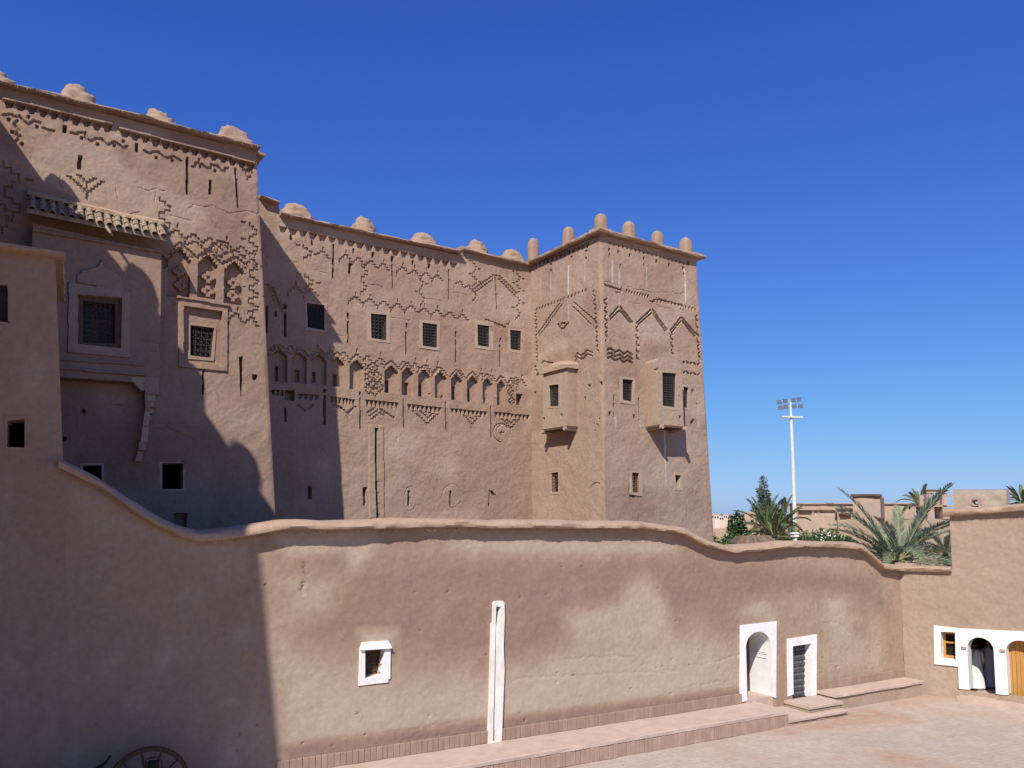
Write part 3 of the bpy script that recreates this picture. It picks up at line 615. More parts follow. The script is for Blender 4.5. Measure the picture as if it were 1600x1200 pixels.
# bay with the tiled roof
BD = .55; FB = FT.offset(BD); f = FB
tlB, trB = f.uv(c1(188, 905)), f.uv(c1(917, 1068)); blB, brB = f.uv(c2(300, 690)), f.uv(c2(906, 782))
f.grid((tlB[0], f.uv(c2(320, 690))[1]), (brB[0], f.uv(c2(800, 715))[1]), [tlB, trB], DU, DU)
f.poly(PX(f, c2, [(388, 150), (737, 205), (737, 582), (384, 548)]), .07, raise_=True)
og = [(432, 150), (440, 110), (470, 82), (520, 72), (555, 60), (572, 35), (576, 10), (580, 35), (598, 62), (640, 85), (680, 110), (705, 150), (712, 205)]
f.poly(PX(f, c2, og), .06, raise_=True); f.blot(PX(f, c2, og), .05, .5); f.setpoly(PX(f, c2, [(445, 222), (690, 242), (686, 522), (445, 500)]), -.1)
window(f, c2, kt, (472, 487), (655, 497), (655, 270), (472, 253), frame=[(450, 500), (684, 520), (688, 244), (450, 226)], depth=.42, gdepth=.2, nx=7, ny=8, proud=-.05, fmat=M['oldwood'])
for y0, y1, e in ((580, 612, .05), (632, 668, .07)): f.poly(PX(f, c2, [(300, y0 - 4), (825, y1), (825, y1 + 14), (300, y0 + 10)]), e, raise_=True)
f.poly(PX(f, c1, [(170, 935), (930, 1066), (930, 1080), (170, 950)]), .08, raise_=True)
f.blot(PX(f, c2, [(388, 150), (737, 205), (737, 582), (384, 548)]), .06, .8)
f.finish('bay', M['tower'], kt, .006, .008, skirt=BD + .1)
def block(cf, pts, h0, h1, mat, nm='corbel'):
    q = PX(FB, cf, pts); MB().hexa([FB.P(u, v, h) for h in (h0, h1) for u, v in q]).build(nm, mat, kt)
block(c2, [(756, 716), (826, 722), (826, 690), (740, 690)], -BD - .05, .002, M['surround']); block(c2, [(824, 782), (905, 788), (906, 690), (824, 690)], -BD - .05, .006, M['kasbah'])
block(c2, [(778, 738), (826, 742), (826, 716), (760, 716)], -BD - .05, -.02, M['surround']); block(c2, [(800, 760), (826, 764), (826, 738), (780, 738)], -BD - .05, -.04, M['surround'])
for k, (pts, d_) in enumerate((([(826, 818), (884, 822), (888, 786), (826, 782)], -.06), ([(830, 872), (858, 874), (862, 820), (828, 818)], -.1), ([(855, 850), (878, 852), (880, 822), (855, 820)], -.16), ([(852, 888), (876, 890), (876, 862), (852, 860)], -.2),
                               ([(816, 960), (850, 962), (858, 874), (828, 872)], -.15), ([(846, 925), (868, 927), (868, 900), (846, 898)], -.24), ([(806, 1052), (846, 1054), (852, 962), (816, 960)], -.22), ([(792, 1098), (834, 1100), (838, 1054), (796, 1052)], -.2), ([(778, 1160), (812, 1158), (828, 1102), (792, 1098)], -.36))):
    block(c2, pts, -BD - .05, d_, M['surround'] if k % 2 == 0 else M['kasbah'])
# tiled roof: slab + individual barrel tiles
ev0, ev1 = FB.uv(c1(150, 850)), FB.uv(c1(940, 1010)); OUT = BD + .38
sl0, sl1 = FT.P(ev0[0], ev0[1] + .02, OUT), FT.P(ev1[0], ev1[1] + .02, OUT); rb0, rb1 = FT.P(ev0[0], ev0[1] + .78, -.05), FT.P(ev1[0], ev1[1] + .72, -.05)
dn = np.array([0, 0, -.12]); roof = mk('bay_roof', [sl0, sl1, rb1, rb0, sl0 + dn, sl1 + dn, rb1 + dn, rb0 + dn], [(0, 1, 2, 3), (7, 6, 5, 4), (0, 4, 5, 1), (1, 5, 6, 2), (2, 6, 7, 3), (3, 7, 4, 0)], M['tile'], kt)
along = (sl1 - sl0); Lr = np.linalg.norm(along); along /= Lr; up = rb0 - sl0; Ls = np.linalg.norm(up); up /= Ls; nrm = np.cross(along, up)
if nrm[2] < 0: nrm = -nrm
def tile_mesh(r0, r1, ln):
    V = []; F = []; k = 7
    for x, r in ((0, r0), (ln, r1)):
        for rr in (r, r - .014):
            for i in range(k): a = math.pi * i / (k - 1); V.append((rr * math.cos(a), x, rr * math.sin(a)))
    for i in range(k - 1): F += [(i, i + 1, 2 * k + i + 1, 2 * k + i), (k + i + 1, k + i, 3 * k + i, 3 * k + i + 1), (i + 1, i, k + i, k + i + 1)]
    F += [(0, 2 * k, 3 * k, k), (k - 1, 2 * k - 1, 4 * k - 1, 3 * k - 1)]
    me = bpy.data.meshes.new('roof_tile'); me.from_pydata(V, [], F); me.materials.append(M['tile']); return me
tm = tile_mesh(.095, .075, Ls / 3 * 1.15); Rm = Matrix([[along[0], up[0], nrm[0]], [along[1], up[1], nrm[1]], [along[2], up[2], nrm[2]]]).to_4x4()
nt_ = int(Lr / .235)
for i in range(nt_):
    for j in range(3):
        o = link('roof_tile', tm, roof); p = sl0 + along * ((i + .5) * Lr / nt_) + up * (j * Ls / 3 - .06) + nrm * (.02 + random.uniform(-.008, .012)) - np.array(origin(kt)); o.matrix_local = Matrix.Translation(Vector(p)) @ Rm @ Matrix.Rotation(random.uniform(-.05, .05), 4, 'Z')
cpb = [rb0 + nrm * .05, rb1 + nrm * .05]; coping('roof_ridge', [rb0 + .02 * N, rb1 + .02 * N], N, [(-.1, .0), (.22, -.06), (.24, .02), (.12, .1), (-.1, .14)], M['coping'], roof, .12, .03, 8)
p0, p1 = FT.P(*FB.uv(c1(580, 925)), OUT - .05), FT.P(*FB.uv(c1(627, 1004)), OUT + .12); MB().tube([p0, p1], [.05, .03], 7).build('drain_spout', M['surround'], kt, True)

# ================================================================== MIDDLE HALL
kh = thing('kasbah_hall', FM.P(*FM.uv((620, 810))) * np.array([1, 1, 0]), 'long mud hall between the two towers with grilled windows and a row of niches', 'building')
f = FM; vb = vz(f, 0.0)
uLm = f.uv((370, 700))[0]; eRm = edge_u(f, (829, 412), (832, 810)); topm = [f.uv(p) for p in ((372, 300), (405, 312), (436, 322), (437, 338), (600, 374), (716, 398), (719, 393), (829, 416))]
f.grid((uLm, vb), (eRm(vb) + .02, vb), [(uLm, topm[1][1])] + topm[1:-1] + [(eRm(topm[-1][1]) + .02, topm[-1][1])], DU, DU, vz(f, 5.8))
c = c4
teeth(f, c, (125, 228), (1145, 440), 20, .26, .15, .92, .5)
for q in ((192, 280, 208, 307), (312, 308, 328, 335), (548, 358, 560, 383), (655, 380, 672, 408), (768, 402, 782, 432), (883, 428, 896, 450), (977, 446, 990, 470), (525, 440, 543, 498)): quad(f, c, *q)
slot(f, c, 440, 335, 438, 527, .08); slot(f, c, 773, 445, 778, 580, .055); slot(f, c, 1095, 478, 1096, 645, .065); slot(f, c, 1360, 520, 1369, 705, .06)
meander(f, c, (292, 342), (305, 590), .6, .3); meander(f, c, (330, 377), (425, 402), .6, .2); meander(f, c, (475, 400), (760, 468), .62, .2); meander(f, c, (800, 472), (1065, 530), .62, .2); meander(f, c, (1135, 545), (1235, 590), .6, .18, ticks=False)
meander(f, c, (622, 450), (612, 620), .6, .26, ticks=False); meander(f, c, (938, 512), (950, 690), .6, .2); meander(f, c, (1245, 430), (1244, 580), .6, .2); meander(f, c, (1243, 590), (1245, 735), .6, .16); meander(f, c, (1493, 490), (1490, 765), .6, .22)
meander(f, c, (180, 582), (1210, 752), .62, .2); 
for o_ in (0, 22):
    stairs(f, c, (1240, 582 + o_), (1345, 508 + o_), 9, .06); stairs(f, c, (1378, 510 + o_), (1482, 618 + o_), 9, .06)
groove(f, c, [(1345, 508), (1378, 510)]); stairs(f, c, (1300, 760), (1402, 800), 5); stairs(f, c, (1402, 800), (1440, 770), 2)
for k in range(7): x = 55 + k * 8; stairs(f, c, (x, 560 + k * 18), (x + 45, 590 + k * 20), 3, .05)
for (fr, wq, nx_, ny_) in ((((278, 820), (402, 838), (404, 670), (278, 655)), ((293, 806), (388, 822), (390, 680), (288, 667)), 5, 8), (((630, 878), (762, 896), (764, 722), (630, 704)), ((655, 866), (741, 880), (742, 735), (652, 727)), 4, 7),
                           (((930, 922), (1042, 938), (1044, 776), (930, 760)), ((947, 910), (1029, 922), (1030, 789), (945, 778)), 5, 8), (((1246, 922), (1348, 938), (1350, 776), (1246, 760)), ((1260, 908), (1325, 918), (1326, 798), (1257, 789)), 4, 7), (((1432, 942), (1518, 958), (1520, 822), (1432, 808)), ((1446, 929), (1504, 938), (1507, 826), (1443, 819)), 4, 6)):
    window(f, c, kh, *wq, frame=list(fr), depth=.3, gdepth=.045, nx=nx_, ny=ny_, proud=.015)
for (x0, y0, x1, y1), (x2, y2, x3, y3), wd in (((522, 722, 525, 755), (523, 770, 523, 892), .07), ((855, 780, 855, 812), (853, 830, 853, 960), .06), ((1136, 830, 1136, 858), (1135, 877, 1136, 1004), .07), ((1388, 868, 1388, 888), (1386, 905, 1386, 1030), .06), ((165, 672, 165, 700), (166, 718, 166, 856), .09)): slot(f, c, x0, y0, x1, y1, wd * 1.2); slot(f, c, x2, y2, x3, y3, wd)
quad(f, c, 106, 715, 120, 742, -.2); quad(f, c, 55, 685, 70, 835, -.25)
c = c5
for a in ((92, 178, 60, 98, 240, (115, 150, 135, 228)), (205, 290, 75, 115, 248, (228, 172, 256, 232)), (318, 400, 85, 125, 258, (330, 180, 350, 240)), (425, 502, 100, 145, 268, (445, 195, 470, 265)), (533, 613, 118, 160, 286, None), (733, 806, 148, 190, 306, (737, 232, 766, 302)), (828, 894, 158, 200, 318, (855, 243, 880, 312)),
          (922, 993, 172, 215, 326, (926, 252, 952, 322)), (1017, 1084, 183, 225, 336, None), (1110, 1173, 197, 238, 346, (1113, 263, 1146, 342)), (1202, 1263, 208, 246, 356, (1204, 279, 1226, 350)), (1290, 1343, 220, 256, 363, None), (1370, 1416, 231, 266, 373, (1372, 306, 1392, 370))):
    niche(f, c, *a[:5], h=-.22, hole=a[5], inner=-.45)
meander(f, c, (70, 45), (610, 105), .55, .22); meander(f, c, (600, 110), (1540, 250), .55, .24); quad(f, c, 1062, 315, 1075, 335, -.3); quad(f, c, 1480, 312, 1512, 370, -.35); quad(f, c, 1310, 330, 1322, 345, -.3)
for x, y, r in ((668, 160, .2), (690, 215, .21), (650, 215, .2), (668, 265, .21), (700, 272, .2), (640, 285, .18), (676, 300, .16), (1452, 255, .16), (1450, 300, .17), (1455, 350, .16), (1480, 235, .14)): rosette(f, c, x, y, r, .05)
meander(f, c, (625, 130), (630, 300), .45, .2, ticks=False); meander(f, c, (735, 125), (722, 150), .4, .2, ticks=False)
for p0, p1, n in (((490, 333), (562, 345), 4), ((622, 343), (812, 362), 8), ((860, 368), (1056, 388), 8), ((1105, 392), (1316, 412), 9), ((1355, 413), (1556, 432), 9)): teeth(f, c, p0, p1, n, .26, .16, tri=True)
teeth(f, c, (85, 288), (160, 292), 3, .2, .15); teeth(f, c, (235, 308), (360, 318), 4, .22, .15); quad(f, c, 165, 292, 218, 345, -.4); teeth(f, c, (420, 324), (488, 333), 3, .24, .15)
for x0, y0, x1, y1, wd in ((590, 302, 590, 318, .07), (591, 335, 592, 510, .07), (838, 338, 840, 505, .055), (1077, 357, 1083, 525, .06), (1335, 380, 1338, 560, .065), (390, 285, 390, 305, .1), (390, 318, 390, 482, .09), (168, 390, 168, 466, .09)): slot(f, c, x0, y0, x1, y1, wd)
for (p0, p1, p2, k) in (((890, 408), (975, 488), (1035, 428), 6), ((930, 408), (978, 455), (1010, 425), 4), ((965, 412), (980, 428), (995, 418), 2), ((1178, 432), (1225, 492), (1280, 440), 5), ((1205, 435), (1228, 462), (1255, 440), 3), ((1395, 455), (1450, 512), (1500, 458), 5), ((1422, 458), (1450, 485), (1475, 460), 3)): stairs(f, c, p0, p1, k, .06); stairs(f, c, p2, p1, k - 1, .06)
groove(f, c, [(1225, 492), (1226, 508)], .05); groove(f, c, [(1450, 512), (1451, 528)], .05)
for k in range(3): stairs(f, c, (630 + k * 12, 415 + k * 18), (672 + k * 20, 390 + k * 10), 4, .06); stairs(f, c, (705 + k * 6, 398 + k * 14), (785 - k * 8, 450 - k * 4), 6, .06)
for k in range(3): stairs(f, c, (440 + k * 18, 372 + k * 8), (500 + k * 14, 415 + k * 14), 4, .06); stairs(f, c, (570 - k * 10, 385 + k * 6), (520, 420 + k * 10), 4, .06)
stairs(f, c, (235, 375), (275, 410), 3); stairs(f, c, (325, 375), (300, 400), 2)
u, v = f.uv(c(1395, 532)); f.line([(u + .42 * math.cos(t), v + .42 * math.sin(t)) for t in np.linspace(.6, 4.6, 20)], .06, -.05); f.line([(u + .1 + .37 * math.cos(t), v + .0 + .37 * math.sin(t)) for t in np.linspace(1.0, 4.2, 16)], .04, -.04)
f.poly([(u + .02 + (.17 if k % 2 == 0 else .07) * math.sin(k * math.pi / 5), v - .02 + (.17 if k % 2 == 0 else .07) * math.cos(k * math.pi / 5)) for k in range(10)], -.05)
f.poly(PX(f, c, [(640, 495), (650, 487), (712, 490), (722, 500), (728, 1015), (645, 1015)]), .05, raise_=True); f.setpoly(PX(f, c, [(672, 505), (692, 505), (688, 540), (690, 800), (701, 1015), (684, 1015), (676, 800)]), -.3)
quad(f, c, 293, 836, 316, 910, -.3); f.poly(PX(f, c, [(608, 843), (632, 840), (624, 945), (610, 945)]), -.28); slot(f, c, 870, 860, 868, 946, .1, -.3); slot(f, c, 1105, 862, 1103, 942, .1, -.28); slot(f, c, 1326, 858, 1322, 950, .07, -.3); f.poly(PX(f, c, [(1326, 858), (1340, 862), (1362, 888), (1340, 882)]), -.22)
for cx, cy, rx, ry in ((878, 905, 35, 70), (1113, 890, 55, 66)): groove(f, c, [(cx + (rx + random.uniform(-3, 3)) * math.cos(t), cy + (ry + random.uniform(-4, 4)) * math.sin(t)) for t in np.linspace(.5, 6.0, 26)], .035, -.018); f.blot(PX(f, c, [(cx + rx * math.cos(t), cy + ry * math.sin(t)) for t in np.linspace(0, 6.0, 16)]), .08, .8)
for p in ([(330, 480), (420, 500)], [(640, 560), (720, 570)], [(760, 745), (880, 760)], [(140, 420), (240, 435)], [(960, 640), (1060, 655)], [(410, 845), (500, 850)], [(1120, 610), (1200, 625)]): crack(f, c4, p, .025)
for p in ([(790, 620), (800, 560)],): crack(f, c5, p, .025)
f.blot(PX(f, c5, [(560, 520), (900, 560), (1000, 1010), (540, 1010)]), 1.0, .35); f.blot(PX(f, c5, [(1050, 620), (1500, 640), (1540, 980), (1100, 990)]), 1.0, -.6)
f.patches(24, 2)
f.finish('front_wall', MUDK, kh, .014, .025)
b0, b1 = f.P(uLm, vb), f.P(eRm(vb), vb); t0, t1 = f.P(uLm, topm[4][1] - .1), f.P(eRm(topm[-1][1]), topm[-1][1] - .1); bk = -N * 9
shell('rear_wall', [b0, b1, b1 + bk, b0 + bk], [t0, t1, t1 + bk, t0 + bk], MUDK, kh)
for seg, sd_ in ((((404, 311), (434, 321)), 3), (((436, 337), (500, 351), (600, 373), (718, 396)), 4), (((720, 391), (770, 404), (830, 417)), 5)):
    cp = [f.P(*f.uv(p)) for p in seg]; coping('coping', cp, N, SECT if sd_ != 5 else [(-.45, 0), (.2, -.02), (.24, .03), (.22, .1), (.05, .17), (-.45, .2)], M['kasbah'], kh, .1, .028, sd_)
    if sd_ != 3: straws(cp, N, .34, .0, kh, 14)
pyr = [(1.0, -.1), (1.0, 0), (.92, .18), (.76, .42), (.6, .62), (.5, .82), (.34, .95), (.1, 1.0)]
mm = [lump_mesh('merlon', M['kasbah'], 1.3, .8, .66, pyr, 2.2, k, 22, jit=.1) for k in (11, 12)]
merlons(mm, [f.P(*f.uv(c4(x, y)), -.42) + [0, 0, .1] for x, y in ((250, 182), (630, 268), (978, 346), (1278, 392), (1486, 434))], ANG, kh)

# ================================================================== CORNER TOWER
ct = thing('corner_tower', c0 * np.array([1, 1, 0]), 'square mud tower with rounded posts along its roof and two boxed bays', 'tower')
vbR = vz(FR, 0.0); vbL = vz(FL, 0.0)
eC = edge_u(FR, (937, 362), (945, 810)); eRR = edge_u(FR, (1089, 405), (1116, 835)); topR = [FR.uv((937, 366)), FR.uv((1090, 405))]
FR.grid((eC(vbR), vbR), (eRR(vbR), vbR), [(eC(topR[0][1]), topR[0][1]), (eRR(topR[1][1]), topR[1][1])], .0245, .0245, vz(FR, 5.8))
f, c = FR, c6
teeth(f, c, (715, 275), (1330, 440), 20, .12, .09, .5, .3)
for x, y in ((728, 335), (797, 352), (882, 378), (990, 402), (1083, 422), (1178, 452), (1285, 475), (1322, 436)): quad(f, c, x - 6, y - 11, x + 7, y + 11, -.2)
for x, y0, y1 in ((730, 364, 408), (812, 445, 480), (990, 438, 470), (1290, 508, 532)): slot(f, c, x, y0, x, y1, .07, -.22)
for x, y0, y1, v_ in ((750, 420, 580, .5), (1008, 470, 640, .3), (1290, 480, 500, .9), (1298, 530, 730, .75), (805, 480, 760, .25)): f.streak(f.uv(c(x, y0)), f.uv(c(x + 4, y1)), .09, v_)
dashes(f, c, (690, 598), (830, 640), 9, .1, -.2); dashes(f, c, (850, 645), (1030, 690), 11, .12, 1.2); dashes(f, c, (1050, 715), (1390, 790), 16, .12, 1.3); dashes(f, c, (1090, 705), (1280, 755), 10, .12, -.1)
groove(f, c, [(782, 655), (820, 658), (822, 620)], .06); groove(f, c, [(1035, 720), (1070, 730), (1085, 700)], .06); groove(f, c, [(1262, 778), (1290, 783), (1288, 760)], .06)
for p0, p1, n in (((735, 838), (800, 762), 8), ((812, 762), (905, 880), 10), ((740, 858), (802, 795), 7), ((815, 795), (892, 890), 8), ((932, 890), (1045, 785), 10), ((1058, 785), (1162, 940), 12), ((945, 900), (1048, 812), 9), ((1060, 815), (1150, 950), 10), ((1185, 950), (1262, 848), 9), ((1272, 848), (1385, 970), 10), ((1195, 962), (1265, 872), 8), ((1275, 875), (1372, 985), 9)):
    up_ = p1[1] < p0[1]; dashes(f, c, p0, p1, n, .14, .75 if up_ else -.75)
for p0, p1, n in (((702, 695), (708, 1030), 14), ((940, 905), (942, 1165), 12), ((1196, 965), (1208, 1125), 8), ((1384, 820), (1410, 1180), 16)): dashes(f, c, p0, p1, n, .17, .7, alt=True)
for o_ in (0, 32, 62): 
    pts = [(715, 1085 + o_), (745, 1080 + o_), (775, 1105 + o_), (808, 1090 + o_), (840, 1120 + o_), (870, 1100 + o_), (905, 1125 + o_)]
    for a, b in zip(pts[:-1], pts[1:]): dashes(f, c, a, b, 2, .16, .6 if b[1] < a[1] else -.6, .09)
for o_ in (0, 30): dashes(f, c7, (1000, 95 + o_ * 2), (1105, 110 + o_ * 2), 6, .16, .5, .09, alt=True)
for p in ([(690, 580), (830, 600), (960, 640), (1060, 660)], [(1100, 760), (1190, 785)], [(1090, 655), (1300, 665)], [(870, 730), (960, 745)]): crack(f, c, p, .025)
c = c7
window(f, c, ct, (648, 318), (706, 330), (710, 202), (646, 195), frame=[(632, 335), (718, 348), (722, 190), (632, 180)], depth=.3, gdepth=.09, nx=4, ny=8, proud=.02)
window(f, c, ct, (1006, 362), (1031, 370), (1035, 246), (1004, 240), frame=[(1000, 372), (1042, 384), (1044, 234), (998, 230)], depth=.3, gdepth=.09, nx=2, ny=7, proud=.02)
window(f, c, ct, (707, 860), (745, 866), (745, 748), (703, 743), frame=[(694, 872), (764, 885), (764, 738), (692, 735)], depth=.3, gdepth=.06, nx=3, ny=5, mat=M['rustiron'], ornate=False, proud=.015)
f.poly(PX(f, c, [(690, 870), (725, 878), (720, 892), (690, 885)]), -.12); crack(f, c, [(690, 890), (770, 888)], .03); crack(f, c, [(690, 780), (688, 860)], .03)
window(f, c, ct, (960, 836), (980, 838), (990, 762), (955, 757), frame=[(950, 846), (998, 850), (998, 752), (948, 748)], depth=.3, bars=False, proud=.02)
for x0, y0, x1, y1, wd in ((598, 288, 600, 420, .07), (743, 308, 745, 440, .06), (796, 240, 797, 258, .07), (1081, 338, 1082, 352, .06)): slot(f, c, x0, y0, x1, y1, wd)
for x, y in ((573, 400), (718, 416), (1060, 442), (1058, 270), (1052, 452)): quad(f, c, x - 6, y - 12, x + 6, y + 10, -.2)
for x, y0, y1, v_ in ((895, 470, 680, .8), (900, 680, 820, .4), (605, 420, 470, .3), (748, 440, 470, .3), (798, 260, 330, .3), (1090, 360, 470, .25)): f.streak(f.uv(c(x, y0)), f.uv(c(x + 3, y1)), .09, v_)
f.blot(PX(f, c, [(780, 690), (1000, 700), (1010, 900), (800, 900)]), .7, .5); f.blot(PX(f, c, [(560, 900), (900, 920), (1150, 800), (1160, 1010), (560, 1020)]), .8, -.5)
f.tint += .3; f.patches(10, 3)
f.finish('front_wall', MUDK, ct, .013, .022, {'L': nL, 'R': A})
# left flank
eCl = edge_u(FL, (937, 362), (945, 810)); eLl = edge_u(FL, (829, 412), (832, 810)); topL = [FL.uv((829, 416)), FL.uv((937, 366))]
f = FL; f.grid((eLl(vbL), vbL), (eCl(vbL), vbL), [(eLl(topL[0][1]), topL[0][1]), (eCl(topL[1][1]), topL[1][1])], .0245, .0245, vz(f, 5.8))
c = c6
teeth(f, c, (165, 442), (578, 282), 13, .2, .14, tri=True)
for x, y in ((292, 446), (292, 490), (443, 390), (551, 346), (553, 398)): quad(f, c, x - 8, y - 10, x + 8, y + 10, -.2)
for x, y0, y1, v_ in ((422, 455, 690, .8), (424, 760, 860, .35), (292, 500, 700, .25), (545, 410, 560, .25), (212, 560, 650, .2)): f.streak(f.uv(c(x, y0)), f.uv(c(x + 2, y1)), .09, v_)
for p0, p1, n in (((192, 965), (368, 722), 15), ((200, 985), (375, 745), 14), ((462, 730), (640, 880), 13), ((458, 762), (590, 895), 11), ((172, 788), (400, 700), 12), ((410, 695), (565, 635), 8)): dashes(f, c, p0, p1, n, .15, .8 if p1[1] < p0[1] else -.5, .06)
for p0, p1, n in (((175, 800), (185, 1180), 18), ((610, 630), (645, 1110), 18)): dashes(f, c, p0, p1, n, .16, .5, .06, alt=True)
for p0, p1, n in (((340, 890), (378, 935), 4), ((378, 935), (425, 880), 4), ((368, 888), (400, 888), 2)): dashes(f, c, p0, p1, n, .13, .3)
for o_ in (0, 28): groove(f, c, [(468, 1145 + o_), (488, 1112 + o_), (512, 1130 + o_), (535, 1118 + o_), (562, 1090 + o_), (600, 1108 + o_)], .08)
c = c7
groove(f, c, [(170, 105), (185, 90), (205, 98), (235, 100)], .07); dashes(f, c, (130, 110), (150, 180), 4, .15, .5, alt=True)
quad(f, c, 127, 268, 139, 284, -.25); quad(f, c, 444, 224, 458, 243, -.25); quad(f, c, 516, 208, 538, 234, -.3); slot(f, c, 428, 300, 429, 422, .08)
for x, y in ((480, 458), (497, 462), (512, 430), (505, 470), (487, 496)): dot(f, c, x, y, .04)
window(f, c, ct, (232, 860), (272, 858), (272, 740), (230, 748), frame=[(222, 872), (282, 870), (282, 732), (220, 740)], depth=.28, gdepth=.05, nx=3, ny=6, mat=M['rustiron'], ornate=False, proud=.015)
groove(f, c, [(460, 838), (470, 815), (490, 804), (510, 808)], .05, -.05); crack(f, c, [(305, 700), (325, 680)], .03)
f.tint += .3; f.patches(10, 4)
f.finish('side_wall', MUDK, ct, .013, .022, {'R': nR})
C0b, C0t = FR.P(eC(vbR), vbR), FR.P(eC(topR[0][1]), topR[0][1]); Rb, Rt = FR.P(eRR(vbR), vbR), FR.P(eRR(topR[1][1]), topR[1][1]); Lb, Lt = FL.P(eLl(vbL), vbL), FL.P(eLl(topL[0][1]), topL[0][1])
ii = .06 * A; dz_ = np.array([0, 0, .06])
mk('rear_wall', [Rb - ii, Rb - ii + Lb - C0b, Lb, Rt - ii - dz_, Rt - ii + Lt - C0t - dz_, Lt - dz_, C0t - dz_ - .05 * (nR + nL)], [(0, 1, 4, 3), (1, 2, 5, 4), (3, 4, 5, 6)], MUDK, ct)
SC2 = [(-.4, 0.0), (.26, -.03), (.3, .02), (.3, .07), (.22, .12), (.0, .16), (-.4, .18)]
pc, pr_, pl_ = FR.P(*FR.uv((937, 364))), FR.P(*FR.uv((1090, 404))), FL.P(*FL.uv((829, 413)))
coping('coping', [pc - .26 * A, pc + (pr_ - pc) * .5, pr_ + .25 * A], N, SC2, M['coping'], ct, .1, .022, 21); coping('coping', [pl_, pl_ + (pc - pl_) * .5, pc + .262 * N], -A, SC2, M['coping'], ct, .1, .022, 22)
coping('coping', [pr_ - .02 * A + .2 * N, pr_ - .02 * A + pl_ - pc], A, SC2, M['coping'], ct, .2, .022, 23)
post = [(1, -.3), (1, 0), (1, .3), (.98, .55), (.92, .7), (.8, .83), (.6, .93), (.35, .985), (.1, 1.0)]
pm = [lump_mesh('merlon', M['kasbah'], .52, .52, .82, post, 3.2, k, 18, jit=.025) for k in (31, 32)]
sp = [pc - .18 * N + .2 * A + [0, 0, .12]]
for x, y in ((902, 252), (1115, 315), (1330, 362)): sp.append(FR.P(*FR.uv(c6(x, y)), -.22) + [0, 0, .02])
for x, y in ((393, 290), (130, 372)): sp.append(FL.P(*FL.uv(c6(x, y)), -.22) + [0, 0, -.02])
merlons(pm, sp, ANG, ct)
# boxed bays of the corner tower
fb = FL.offset(.5); q = PX(fb, c7, [(180, 492), (322, 490), (322, 128), (180, 158)]); u0, u1 = q[0][0], q[1][0]; v0, v1 = q[0][1], q[2][1]
fb.grid((u0, v0), (u1, v0), [(u0, v1), (u1, v1)], .03, .03); window(fb, c7, ct, (219, 358), (274, 354), (274, 226), (215, 234), frame=[(212, 368), (284, 364), (284, 216), (206, 226)], depth=.3, gdepth=.08, nx=4, ny=8, proud=.012)
for x, y in ((290, 408), (187, 428)): quad(fb, c7, x - 5, y - 8, x + 5, y + 8, -.2)
fb.tint += .6; fb.finish('bay', MUDK, ct, .008, .01, skirt=.55)
um, L_ = (u0 + u1) / 2, (u1 - u0)
def bay_roof(face, u0, u1, v, d, ht, parent, jitter=.03):
    V = []; F = []; n = 14; m_ = 8
    for j in range(m_ + 1):
        for i in range(n + 1):
            s_ = i / n * 2 - 1; t_ = j / m_; V.append(face.P((u0 + u1) / 2 + s_ * ((u1 - u0) / 2 + .12), v + .03 + ht * math.sqrt(max(0, 1 - s_ ** 2 * .92)) * (.35 + .65 * math.sqrt(1 - t_ ** 2 * .98)) + random.uniform(-.5, .5) * jitter, -.05 + t_ * (d + .15)))
    k = len(V); V += [np.array(face.P((u0 + u1) / 2 + (i / n * 2 - 1) * ((u1 - u0) / 2 + .12), v - .03, -.05 + (j) * (d + .15))) for j in (0, 1) for i in (0, n)]
    for j in range(m_):
        for i in range(n): a = j * (n + 1) + i; F.append((a, a + 1, a + n + 2, a + n + 1))
    F.append(tuple(m_ * (n + 1) + i for i in range(n + 1)) + (k + 3, k + 2)); F += [(k, k + 1, k + 3, k + 2), tuple(j * (n + 1) for j in range(m_ + 1)) + (k + 2, k), tuple(j * (n + 1) + n for j in range(m_ + 1)) + (k + 3, k + 1)]
    o = mk('bay_roof', V, F, M['coping'], parent, True); bm = bmesh.new(); bm.from_mesh(o.data); bmesh.ops.recalc_face_normals(bm, faces=bm.faces); bm.to_mesh(o.data); bm.free(); return o
bay_roof(FL, u0, u1, v1, .5, .42, ct)
MB().hexa([FL.P(u, v, h) for v in (v0 - .09, v0 - .005) for u, h in ((u0 - .1, -.05), (u0 - .1, .56), (u1 + .1, .56), (u1 + .1, -.05))]).build('bay_floor', M['oldwood'], ct)
for uu in (u0 + .1, u1 - .02): MB().tube([FL.P(uu, v0 - .12, -.05), FL.P(uu, v0 - .12, .64)], .085, 9).build('beam', M['surround'], ct, True)
D2 = .74; fb = FR.offset(D2); q = PX(fb, c7, [(862, 455), (1008, 475), (1006, 80), (862, 85)]); u0, u1 = q[0][0], q[1][0]; v0, v1 = min(q[0][1], q[1][1]), max(q[2][1], q[3][1])
arc = [((u0 + u1) / 2 - (u1 - u0) / 2 * math.cos(t), v1 - .25 + .25 * math.sin(t)) for t in np.linspace(0, math.pi, 12)]
fb.grid((u0, v0), (u1, v0), arc, .03, .03); window(fb, c7, ct, (883, 352), (958, 362), (963, 163), (880, 157), frame=[(874, 370), (972, 382), (976, 150), (870, 145)], depth=.3, gdepth=.08, nx=5, ny=14, proud=.012)
for x, y in ((985, 422), (850, 142)): quad(fb, c7, x - 5, y - 10, x + 5, y + 10, -.2)
fb.tint += .7; fb.finish('bay', MUDK, ct, .008, .01, skirt=D2 + .05)
MB().hexa([FR.P(u, v, h) for v in (v0 - .09, v0 - .005) for u, h in ((u0 - .08, -.05), (u0 - .08, D2 + .06), (u1 + .08, D2 + .06), (u1 + .08, -.05))]).build('bay_floor', M['oldwood'], ct)
